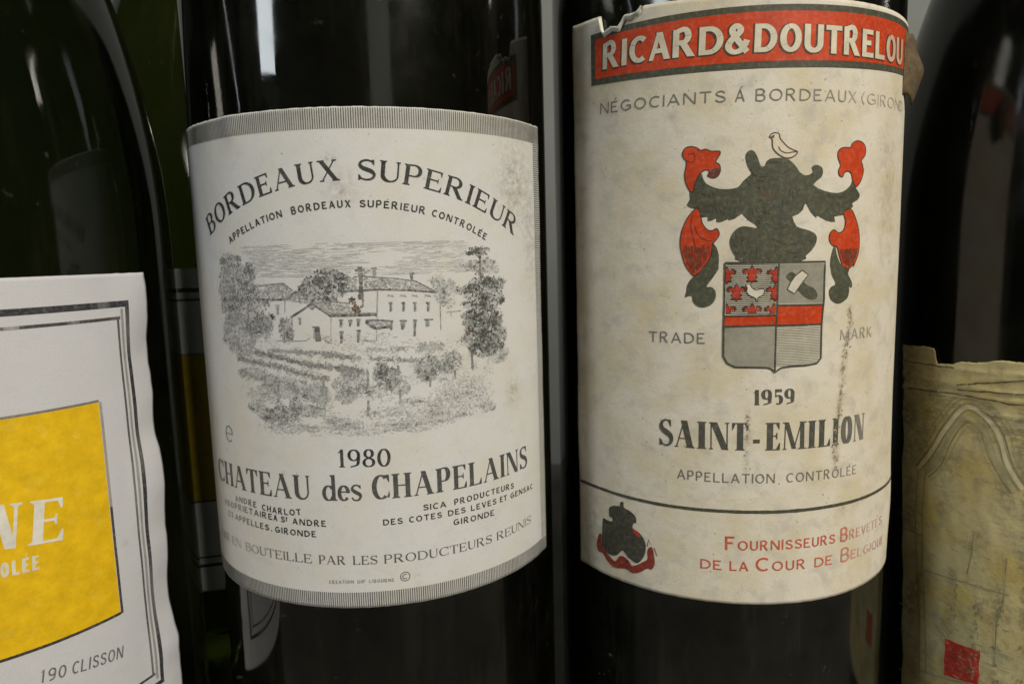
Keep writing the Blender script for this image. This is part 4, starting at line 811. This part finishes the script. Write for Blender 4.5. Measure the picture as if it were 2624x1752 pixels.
# coat of arms
def A(n, smooth=3): return catmull([tuple(q) for q in ART[n]], smooth, True) if smooth else [tuple(q) for q in ART[n]]
GRN = (.070, .072, .046)
ink = Ink(); ink.poly(A('helm', 2), GRN, 0)
for k in range(46):                                                  # worn highlights in the gold
    a = rnd.uniform(-19, 16); b = rnd.uniform(122, 147)
    if inside((a, b), ART['helm']) and inside((a + 1.6, b), ART['helm']) and inside((a - 1.6, b), ART['helm']) and inside((a, b + 1.2), ART['helm']) and inside((a, b - 1.2), ART['helm']):
        n = 9; r0 = rnd.uniform(.4, 1.1); ink.poly([(a + r0 * 1.3 * math.cos(q * 6.283 / n) * rnd.uniform(.7, 1.2), b + r0 * math.sin(q * 6.283 / n) * rnd.uniform(.7, 1.2)) for q in range(n)], mixc(GRN, rnd.choice([(.12, .115, .05), (.045, .046, .040), (.10, .06, .035), (.05, .055, .05)]), .45), .004 + k * .0002)
hl = ART['helm']; hx = [q_[0] for q_ in hl]; hyy = [q_[1] for q_ in hl]
for k in range(420):                                                 # fine engraved shading in the worn gold
    a, b = rnd.uniform(min(hx), max(hx)), rnd.uniform(min(hyy), max(hyy)); g = 3.0 * nz(a * .09, b * .09, 4) ; l = rnd.uniform(.5, 1.6); p0, p1 = (a - l / 2 * math.cos(g), b - l / 2 * math.sin(g)), (a + l / 2 * math.cos(g), b + l / 2 * math.sin(g))
    if inside(p0, hl) and inside(p1, hl) and inside((a, b), hl): ink.line([p0, (a, b + .06), p1], rnd.uniform(.05, .10), mixc(GRN, rnd.choice([(.035, .036, .026), (.04, .04, .03), (.105, .10, .055), (.11, .06, .04)]), .55), .015 + rnd.random() * .006)
ink.build('helmet_crest', S2, M_i2, L2)
for nm, t in (('plumeL', 'plumeR'), ('leafL', 'leafR'), ('tailL', 'tailR')):
    for n in (nm, t):
        ink = Ink(); col = GRN if n.startswith('tail') else RED; ink.poly(A(n, 3), col, .006)
        if col is RED:
            pts = A(n, 3); ink.line(pts + pts[:1], .18, (.06, .03, .02), .012)
        if n == 'plumeL': ink.poly(A('plumeL_tip', 3), (.13, .04, .03), .016); ink.line(catmull([tuple(q) for q in ART['spiral']], 4), .14, (.13, .03, .02), .018)
        if n == 'leafL':
            ink.line(catmull([tuple(q) for q in ART['leafL_vein']], 4), .16, (.13, .03, .02), .016); ink.line(catmull([tuple(q) for q in ART['leafL_vein2']], 4), .14, (.13, .03, .02), .017)
        if n in ('leafL', 'leafR'):
            pl = ART[n]; ys = [q[1] for q in pl]; y0 = min(ys); y1 = lerp(y0, max(ys), .42 if n == 'leafL' else .30); xs = [q[0] for q in pl]
            for _ in range(900):
                a, b = rnd.uniform(min(xs), max(xs)), lerp(y0, y1, rnd.random() ** 1.5); l = rnd.uniform(.6, 1.8) * (1 - .6 * (b - y0) / (y1 - y0))
                if inside((a, b - .3), pl) and inside((a, b + l), pl) and inside((a + .3, b), pl) and inside((a - .3, b), pl): ink.line([(a, b), (a + .1, b + l)], .09, mixc((.085, .04, .022), RED, rnd.random() * .55), .018 + rnd.random() * .004)
        ink.build({'p': 'plume', 'l': 'mantling_leaf', 't': 'mantling_tail'}[n[0]], S2, M_i2, L2)
ink = Ink(); ink.poly(A('bird', 3), (.63, .54, .41), 0); pts = A('bird', 3); ink.line(pts + pts[:1], .22, (.07, .06, .045), .006); ink.line(catmull([tuple(q) for q in ART['wing']], 4), .2, (.07, .06, .045), .007)
bx, by = ART['bird'][0]; ink.poly([(bx - .05, by - .05), (bx + .9, by + .45), (bx + .8, by - .2)], (.10, .08, .06), .008); ink.build('dove', S2, M_i2, L2)
# shield
def bil(q, s, t): return (lerp(lerp(q[0][0], q[1][0], s), lerp(q[3][0], q[2][0], s), t), lerp(lerp(q[0][1], q[1][1], s), lerp(q[3][1], q[2][1], s), t))
ink = Ink(); pts = [tuple(q) for q in ART['shield']]; ink.poly(pts, (.58, .54, .43), 0); o = ink.build('shield', S2, M_i2, L2); SH = L2
ink = Ink()
q = ART['q1']
for k in range(26):                                                  # barry field
    t = (k + .5) / 26; a, b = bil(q, .02, t), bil(q, .98, t); ink.line([a, bil(q, .5, t), b], .20, (.06, .058, .045), .006)
q = ART['q2']
for k in range(62):
    s = (k + .5) / 62; ink.line([bil(q, s, .01), bil(q, s, .99)], .085, (.19, .185, .15), .006)
x3 = [p_[0] for p_ in ART['q3']]; y3 = [p_[1] for p_ in ART['q3']]
def clipv(pl, x):
    ys = []
    for (ax, ay), (bx, by) in zip(pl, pl[1:] + pl[:1]):
        if (ax - x) * (bx - x) < 0: ys.append(lerp(ay, by, (x - ax) / (bx - ax)))
    return sorted(ys)
def cliph(pl, y):
    xs = []
    for (ax, ay), (bx, by) in zip(pl, pl[1:] + pl[:1]):
        if (ay - y) * (by - y) < 0: xs.append(lerp(ax, bx, (y - ay) / (by - ay)))
    return sorted(xs)
x = min(x3) + .15
while x < max(x3):
    c = clipv(ART['q3'], x)
    if len(c) >= 2: ink.line([(x, c[0]), (x, c[-1])], .09, (.17, .165, .135), .006)
    x += .165
y4 = [p_[1] for p_ in ART['q4']]; y = min(y4) + .9
while y < max(y4):
    c = cliph(ART['q4'], y)
    if len(c) >= 2: ink.line([(c[0], y), ((c[0] + c[-1]) / 2, y), (c[-1], y)], .12, (.12, .115, .09), .006)
    y += .30
ink.build('shield_hatching', S2, M_i2, L2)
ink = Ink(); ink.poly([tuple(z) for z in ART['redL']], RED, .010); ink.poly([tuple(z) for z in ART['redR']], RED, .010); ink.build('shield_bars', S2, M_i2, L2)
ink = Ink(); fh = ART['fleur_h'] / 2
FL = [(0, 1), (.16, .72), (.26, .45), (.55, .62), (.92, .5), (1.0, .2), (.78, 0), (.7, .22), (.45, .18), (.38, -.1), (.55, -.3), (.42, -.55), (.6, -.85), (.28, -.8), (0, -1)]
FLF = FL + [(-a, b) for a, b in FL[-2:0:-1]]
for k, (cx, cy) in enumerate(ART['fleurs']):
    half = {2: 'r', 3: 'l', 4: 'l'}.get(k); low = k >= 5
    sh = [(a, b) for a, b in FLF]
    if half == 'r': sh = [(max(a, -.05), b) for a, b in sh]
    if half == 'l': sh = [(min(a, .12), b) for a, b in sh]
    if k == 5: sh = [(max(a, -.05), b) for a, b in sh]
    if k == 7: sh = [(min(a, .15), b) for a, b in sh]
    if low: sh = [(a, max(b, -.22)) for a, b in sh]
    ok = []
    for a, b in sh:
        if not ok or abs(ok[-1][0] - a) + abs(ok[-1][1] - b) > 1e-4: ok.append((a, b))
    ink.poly([(cx + a * fh * 1.16, cy + b * fh * 1.1) for a, b in ok], (.08, .025, .015), .012 + k * .001); ink.poly([(cx + a * fh * .86, cy + (b * .82 + (.0 if not low else .03)) * fh) for a, b in ok], (.40, .036, .014), .022 + k * .001)
ink.build('lilies', S2, M_i2, L2)
ink = Ink(); pts = A('cock', 3); ink.poly(pts, (.62, .57, .47), .034); ink.line(pts + pts[:1], .16, (.07, .06, .045), .037); ink.build('white_cock', S2, M_i2, L2)
ink = Ink(); ink.poly(A('handle', 3), GRN, .012); pts = A('hammer', 0); ink.poly(pts, (.62, .57, .46), .018); ink.line(pts + pts[:1], .24, (.08, .075, .055), .022); ink.build('mallet', S2, M_i2, L2)
ink = Ink(); pts = [tuple(z) for z in ART['shield']]; fine = []
for (ax, ay), (bx, by) in zip(pts, pts[1:] + pts[:1]): fine += [(lerp(ax, bx, k / 6), lerp(ay, by, k / 6)) for k in range(6)]
ink.line(fine + fine[:1], .30, (.06, .058, .042), .042); ink.line([tuple(z) for z in ART['shield_mid']], .24, (.06, .058, .042), .043)
for n, i, j in (('redL', 0, 1), ('redL', 3, 2), ('redR', 0, 1), ('redR', 3, 2)): ink.line([tuple(ART[n][i]), tuple(ART[n][j])], .30, (.06, .055, .04), .044)
ink.build('shield_outline', S2, M_i2, L2)
# royal arms, lower left
ink = Ink(); ink.poly(A('ribbon', 2), (.22, .035, .022), 0); ink.poly(A('arms', 2), (.052, .052, .038), .006); ink.poly(A('armsred', 2), (.42, .04, .018), .012)
for k in range(60):
    a = rnd.uniform(-37, -28); b = rnd.uniform(62, 71)
    if inside((a, b), ART['ribbon']) and inside((a + .35, b), ART['ribbon']) and inside((a - .35, b), ART['ribbon']): ink.poly([(a + .3 * math.cos(z) * rnd.uniform(.5, 1.3), b + .3 * math.sin(z) * rnd.uniform(.5, 1.3)) for z in (0, 1, 2, 3, 4, 5)], rnd.choice([(.40, .05, .02), (.10, .03, .02), (.16, .10, .06)]), .003 + k * .00003)
fk = ART['flecks']; ink.line([tuple(z) for z in fk[:3]], .14, (.07, .06, .05), .004); ink.line([tuple(z) for z in fk[3:]], .16, (.07, .06, .05), .004)
ink.build('royal_arms', S2, M_i2, L2); 
# damp run and dirt flecks on the old paper
def flecks(ink, u, v, r, col, layer):
    n = rnd.choice((5, 6, 7)); ink.poly([(u + r * rnd.uniform(.5, 1.3) * math.cos(k * 6.283 / n), v + r * rnd.uniform(.5, 1.5) * math.sin(k * 6.283 / n)) for k in range(n)], col, layer)
ink = Ink()
for pts, dens, sp in ((ART['drip'], 8.0, .40), (ART['drip2'], 4.0, .30)):
    for (ax, ay), (bx, by) in zip(pts, pts[1:]):
        for _ in range(int(math.hypot(bx - ax, by - ay) * dens)):
            t = rnd.random(); u, v = lerp(ax, bx, t), lerp(ay, by, t)
            if nz(v * .55, ax, 3) < -.12 and v < 118: continue
            k = rnd.random(); flecks(ink, u + rnd.gauss(0, sp), v, rnd.uniform(.05, .20), mixc((.10, .08, .045), (.46, .38, .24), k ** .6 if v < 118 else k), rnd.random() * .01)
ink.build('damp_run', S2, M_i2, L2, cut=0, lift=.09)
ink = Ink()
for _ in range(1500):
    u, v = rnd.uniform(-42, 40), rnd.uniform(62, 172)
    if nz(u * .09, v * .09, 14) + .5 * nz(u * .4, v * .4, 15) < .02: continue
    if v > 160 or (-24 < u < 20 and 95 < v < 150 and rnd.random() < .7): continue
    flecks(ink, u, v, rnd.choice((.05, .06, .07, .09, .13)), mixc((.16, .14, .09), P2, rnd.uniform(.1, .75)), rnd.random() * .01)
o = ink.build('dirt_flecks', S2, M_i2, L2, cut=0, lift=.05); o['kind'] = 'stuff'
# raw white fibres along the tear
M_tear = paper_mat('torn_raw_paper', (.70, .68, .60), (.66, .62, .5), (.6, .58, .5), .5, .1, 21.0, .6)
V, F, UV = [], [], []
us = [-33.6 + k * .22 for k in range(43)]
for k, u in enumerate(us):
    t0 = top2(u); wd = .75 + .5 * nz(u * .8, 7, 0)
    for off, dv in ((.30, -wd), (.75, -wd * .45), (.95, .05), (.1, .12)): V.append(S2(u, t0 + dv, off)); UV.append((u * .1, (t0 + dv) * .1))
for k in range(len(us) - 1):
    for j in range(3): F.append((k * 4 + j, k * 4 + 4 + j, k * 4 + 5 + j, k * 4 + 1 + j))
mesh_obj('torn_edge', V, F, M_tear, L2, uvs=UV, stain_shade=[0.0] * len(V), smooth=True)
# loose corner of the label curling away from the glass on the right
V, F, UV = [], [], []; n, m_ = 16, 14
for j in range(m_ + 1):
    t = j / m_; v = lerp(158.5, 170.5, t); reach = 3.3 * math.sin(math.pi * min(1, (.10 + .80 * t))) ** .8 * (.85 + .40 * nz(t * 3.1, 2.0, 0))
    for i in range(n + 1):
        s = i / n; u = 33 + 8 * s; th = u / 37.35; out = reach * (math.sin(s * 2.2) / 1.0) * s ** .6
        back = 2.0 * s * s * math.sin(t * 3.1)
        r = 37.7 + out; thx = (33 + 5.0 * s + back) / 37.35
        V.append((r * math.sin(thx) * .001, -r * math.cos(thx) * .001, (v - 1.2 * s * s + .4 * math.sin(s * 5 + t * 4)) * .001)); UV.append((u * .1, v * .1))
for j in range(m_):
    for i in range(n): k = j * (n + 1) + i; F.append((k, k + 1, k + n + 2, k + n + 1))
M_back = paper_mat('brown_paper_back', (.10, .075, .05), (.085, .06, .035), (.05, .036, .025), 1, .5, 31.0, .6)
o = mesh_obj('curled_corner', V, F, M_back, L2, uvs=UV, stain_shade=[max(0.0, 1.3 - 1.2 * (k % (n + 1)) / n) for k in range(len(V))], smooth=True)  # hollow beside the label darkened: its shade is painted in through the mask
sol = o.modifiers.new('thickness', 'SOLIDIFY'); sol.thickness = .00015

# ================= bottle with the yellow square (and its twin behind)
P0 = (0.585, 0.585, 0.615)
M_p0 = paper_mat('white_wove_paper', P0, (0.575, 0.57, 0.57), (0.54, 0.54, 0.56), .45, .10, 41.0, .35)
M_i0 = ink_mat('label_print', P0, .22, .5, 9.0)
def muscadet(b, wave, letters):
    def bulge(u, v):
        d = smoothstep(50, 59.7, u)
        return .12 + .05 * nz(u * .05, v * .05, 15.0) + .03 * nz(u * .3, v * .3, 3.0) + wave * d * (.9 + 1.0 * math.sin(v * .155 + .6) + .5 * math.sin(v * .36 + 1.2) + .35 * nz(v * .2, 1.1, 0)) * .55
    S = make_surf(40.95, bulge)
    edge = lambda v: 59.5 + wave * (.30 * math.sin(v * .18 + .4) + .22 * nz(v * .35, 5, 0))
    L = paper_sheet('label', S, lambda v: -12.0, edge, lambda u: 128.2 + .06 * nz(u * .7, 3, 0), lambda u: 38.0, 130, 130, M_p0, b, lambda u, v: .18 * math.exp(-(((u - 49.5) / .5) ** 2 + ((v - 77) / .5) ** 2)) * 4)
    L['label'] = 'white label with double ruled frame and yellow square'
    BK = (.035, .036, .04); GREY = (.27, .27, .25)
    ink = Ink()                                                      # double frame
    def hline(u0, u1, v, w, c, n=80):
        us = [lerp(u0, u1, k / n) for k in range(n + 1)]
        for a, d in zip(us, us[1:]):
            k = .5 + .5 * nz(a * .22, v, 2); cc = mixc(c, (.42, .42, .40), smoothstep(.55, .85, k) * .75 if v > 100 else 0)
            ink.poly([(a, v - w / 2), (d, v - w / 2), (d, v + w / 2), (a, v + w / 2)], cc)
    def vline(u, v0, v1, w, c, n=90):
        vs = [lerp(v0, v1, k / n) for k in range(n + 1)]
        for a, d in zip(vs, vs[1:]):
            k = .5 + .5 * nz(u * .3, a * .06, 4); cc = mixc(c, (.36, .36, .34), smoothstep(.5, .9, k) * .7)
            ink.poly([(u - w / 2, a), (u + w / 2, a), (u + w / 2, d), (u - w / 2, d)], cc, .003)
    hline(-6.5, 54.9, 122.5, 1.15, BK); hline(-5, 53.0, 119.9, .55, (.06, .06, .055)); hline(-6.5, 54.9, 45.6, .9, BK); hline(-5, 53, 48.0, .5, BK)
    vline(54.5, 45.2, 123.0, .8, BK); vline(53.4, 46.8, 121.6, .5, (.30, .30, .27)); vline(52.5, 47.8, 120.1, .45, (.10, .10, .09))
    ink.build('ruled_frame', S, M_i0, L)
    ink = Ink()
    YEL = (.76, .475, .007) if letters else (.42, .30, .02)  # rear twin's yellow is darker: shade between the bottles put into the ink
    for k in range(60):
        a, d = lerp(-1.0, 46.9, k / 60), lerp(-1.0, 46.9, (k + 1) / 60); ink.poly([(a, 64.4), (d, 64.4), (d, 105.0), (a, 105.0)], YEL, 0)
    for _ in range(70 if letters else 0):                            # rubbed patches in the yellow
        a, d, r0 = rnd.uniform(15, 45.5), rnd.uniform(66, 104), rnd.uniform(.4, 1.3)
        ink.poly([(a + r0 * rnd.uniform(.6, 1.2) * math.cos(z * .785), d + r0 * rnd.uniform(.6, 1.2) * math.sin(z * .785)) for z in range(8)], mixc(YEL, (.80, .58, .08), rnd.uniform(.05, .22)), .004 + rnd.random() * .006)
    ink.build('yellow_square', S, M_y if letters else M_y_shade, L)
    ink = Ink(); ink.line([(-1 + k, 105.25) for k in range(49)], .40, (.20, .19, .15)); ink.line([(-1 + k, 64.15) for k in range(49)], .55, (.05, .045, .03)); ink.line([(47.25, 64 + k) for k in range(22)], .5, (.06, .055, .045), .003); ink.line([(47.25, 85 + k) for k in range(21)], .5, (.34, .31, .28), .003)
    ink.build('square_outline', S, M_i0, L)
    if letters:
        for nm, c in (('v', (.72, .70, .62)), ('w', (.70, .66, .52)), ('x', (.15, .15, .15))):
            ink = Ink(); ink.text(T(nm), c, .014, None, None); ink.build('lettering', S, M_i0, L)
    return L
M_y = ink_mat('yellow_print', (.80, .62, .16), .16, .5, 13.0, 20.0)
M_y_shade = ink_mat('shaded_yellow_print', (.34, .27, .06), .3, .6, 15.0, 9.0)  # same yellow print with the rear bottle's shade in its colour
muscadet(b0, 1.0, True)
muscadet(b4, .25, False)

# ================= bottle with the torn old label
P3 = (0.58, 0.50, 0.26)
M_p3 = paper_mat('yellowed_torn_paper', P3, (0.53, 0.42, 0.15), (0.36, 0.33, 0.21), 1.75, .8, 51.0, 1.0)
M_i3 = ink_mat('faded_print', P3, .35, .6, 17.0, 7.0)
def bulge3(u, v):
    b = .35 + .25 * nz(u * .08, v * .08, 25.0)
    for k, (c, sl_, a) in enumerate(((102.2, .03, .32), (98.6, -.04, .42), (96.6, .03, .38), (94.2, -.10, .26), (100.2, .12, .25), (91.5, -.03, .14))):
        b += a * math.exp(-((v - c - sl_ * (u + 42) - .8 * nz(u * .12, k, 0)) / .55) ** 2) * (.6 + .4 * nz(u * .2, k * 3.0, 1))
    return b + .06 * nz(u * .5, v * .25, 8)
S3 = make_surf(40.95, bulge3)
TOP3 = [(-70, 105), (-60, 105.4), (-56.8, 106), (-52.9, 105.9), (-47.4, 106.3), (-45.6, 106.1), (-45.2, 105), (-45.0, 102.8), (-41.5, 103.2), (-39.8, 104), (-37.3, 104), (-33, 105.1), (-15, 104.6), (30, 104)]
def top3(u):
    for (a, x), (b, y) in zip(TOP3, TOP3[1:]):
        if a <= u <= b: return lerp(x, y, (u - a) / (b - a)) + .25 * nz(u * .8, 1, 0) + .14 * nz(u * 2.4, 4, 0)
    return 104
L3 = paper_sheet('label', S3, lambda v: -59.4 + .055 * (104 - v) + .5 * nz(v * .15, 2, 0), lambda v: 8.0, top3, lambda u: 18.0, 200, 230, M_p3, b3, lambda u, v: .35 * smoothstep(90, 100, v) * (.5 + .5 * nz(u * .3, v * .5, 3)) + .30 * smoothstep(-52, -58, u) + .55 * smoothstep(.0, .45, nz(u * .16, v * .13, 12)) + .25 * smoothstep(.1, .5, nz(u * .5, v * .4, 13)))  # left edge term paints in the shade where the label turns away
L3['label'] = 'yellowed torn label with a faded pointed arch'
ink = Ink(); arch = catmull([tuple(z) for z in ART['b3_archO']], 8); archi = catmull([tuple(z) for z in ART['b3_archI']], 8)
def arch_v(u): return next((lerp(p[1], q[1], (u - p[0]) / (q[0] - p[0])) for p, q in zip(arch, arch[1:]) if p[0] <= u <= q[0]), 60)
for _ in range(6500):                                                # engraved stonework round the arch
    u, v = rnd.uniform(-58, -22), rnd.uniform(58, 96)
    if v < arch_v(u) + .4 or nz(u * .3, v * .3, 2) + .25 * nz(u * 1.2, v * 1.2, 4) < -.12: continue
    l = rnd.uniform(.4, 1.4); ink.line([(u, v), (u + l, v + rnd.uniform(-.1, .1))], rnd.uniform(.06, .13), mixc((.19, .18, .115), P3, rnd.uniform(.05, .6)), rnd.random() * .003)
def offset(pts, d):
    o = []
    for i in range(len(pts)):
        p, q = pts[max(0, i - 1)], pts[min(len(pts) - 1, i + 1)]; l = math.hypot(q[0] - p[0], q[1] - p[1]) or 1; o.append((pts[i][0] - (q[1] - p[1]) / l * d, pts[i][1] + (q[0] - p[0]) / l * d))
    return o
for src, d, w, c, k in ((arch, 0, .85, (.62, .55, .36), .1), (arch, .85, .30, (.12, .115, .075), .12), (arch, -.55, .24, (.12, .115, .075), .15), (archi, 0, .8, (.24, .23, .15), .3), (archi, -1.0, .26, (.12, .115, .075), .15), (arch, 1.9, .18, (.16, .15, .095), .2), (arch, 2.8, .14, (.16, .15, .095), .25), (archi, -1.9, .14, (.2, .19, .12), .3)):
    pp = offset(src, d)
    for i in range(len(pp) - 1):
        f = .5 + .5 * nz(pp[i][0] * .35, pp[i][1] * .35, 3 + d); ink.line(pp[i:i + 2], w * (.8 + .5 * f), mixc(c, P3, min(.9, k + .55 * f * f)), .006 + .003 * (i % 2) + abs(d) * .003)
for k, pl in enumerate(ART['b3_extra']):
    pp = []
    for (ax, ay), (bx, by) in zip(pl, pl[1:]): pp += [(lerp(ax, bx, q / 14) + .12 * nz(q * .7, k, 0), lerp(ay, by, q / 14)) for q in range(14)]
    for i in range(len(pp) - 1):
        f = .5 + .5 * nz(pp[i][0] * .4, pp[i][1] * .4, k); ink.line(pp[i:i + 2], .22 * (.7 + .6 * f), mixc((.12, .115, .075), P3, min(.9, .15 + .6 * f * f)), .008 + .002 * k)
ink.build('faded_arch', S3, M_i3, L3)
ink = Ink()
for a, b in (((-59, 102.2), (-45.8, 102.4)), ((-45, 98.8), (-33, 101.3)), ((-33, 101.3), (-16, 102.5)), ((-45, 97.7), (-27, 98.9)), ((-57, 96), (-44.5, 96.8)), ((-44.5, 96.8), (-28, 95.8))):
    pts = [(lerp(a[0], b[0], k / 24), lerp(a[1], b[1], k / 24) + .2 * nz(k * .3, a[0], 0)) for k in range(25)]; ink.line(pts, .30, (.10, .088, .05), 0, .8)
ink.build('crease_lines', S3, M_i3, L3)
ink = Ink(); rp = ART['b3_red']; ink.poly([bil(rp, s + .015 * rnd.uniform(-1, 1), t + .015 * rnd.uniform(-1, 1)) for s, t in [(k / 8, 0) for k in range(8)] + [(1, k / 8) for k in range(8)] + [(1 - k / 8, 1) for k in range(8)] + [(0, 1 - k / 8) for k in range(8)]], (.50, .035, .028), 0)
for k in range(26):
    a, b = rnd.uniform(.2, .8), rnd.uniform(.15, .75); x, y = bil(rp, a, b); ink.poly([(x + rnd.uniform(.2, .9) * math.cos(z * .785), y + rnd.uniform(.2, .7) * math.sin(z * .785)) for z in range(8)], mixc((.50, .035, .028), (.16, .06, .03), rnd.uniform(.2, .8)), .005 + k * .0004)
ink.build('red_seal', S3, M_i3, L3)
ink = Ink()                                                          # smeared columns of old lettering
for u0, v0, v1, w in ((-38.4, 34, 52, .7), (-34.6, 30, 60, .8), (-43.0, 46, 55, .6), (-30, 32, 60, .8), (-25, 32, 62, .8)):
    y = v0
    while y < v1:
        if rnd.random() < .72:
            for _ in range(6): dx_, dy_ = rnd.gauss(0, w * .5), rnd.gauss(0, .5); l = rnd.uniform(.3, .9); ink.line([(u0 + dx_, y + dy_), (u0 + dx_ + rnd.uniform(-.2, .2), y + dy_ + l)], rnd.uniform(.12, .3), mixc((.16, .15, .105), P3, rnd.uniform(.1, .7)), rnd.random() * .01)
        y += 1.5
for _ in range(300):
    a, b = rnd.uniform(-57, -15), rnd.uniform(20, 100); ink.line([(a, b), (a + rnd.uniform(.5, 2.2), b - rnd.uniform(.0, .6))], rnd.uniform(.08, .22), mixc((.16, .145, .09), P3, rnd.uniform(.2, .7)), rnd.random() * .01)
o = ink.build('smeared_print', S3, M_i3, L3, cut=0); o['kind'] = 'stuff'
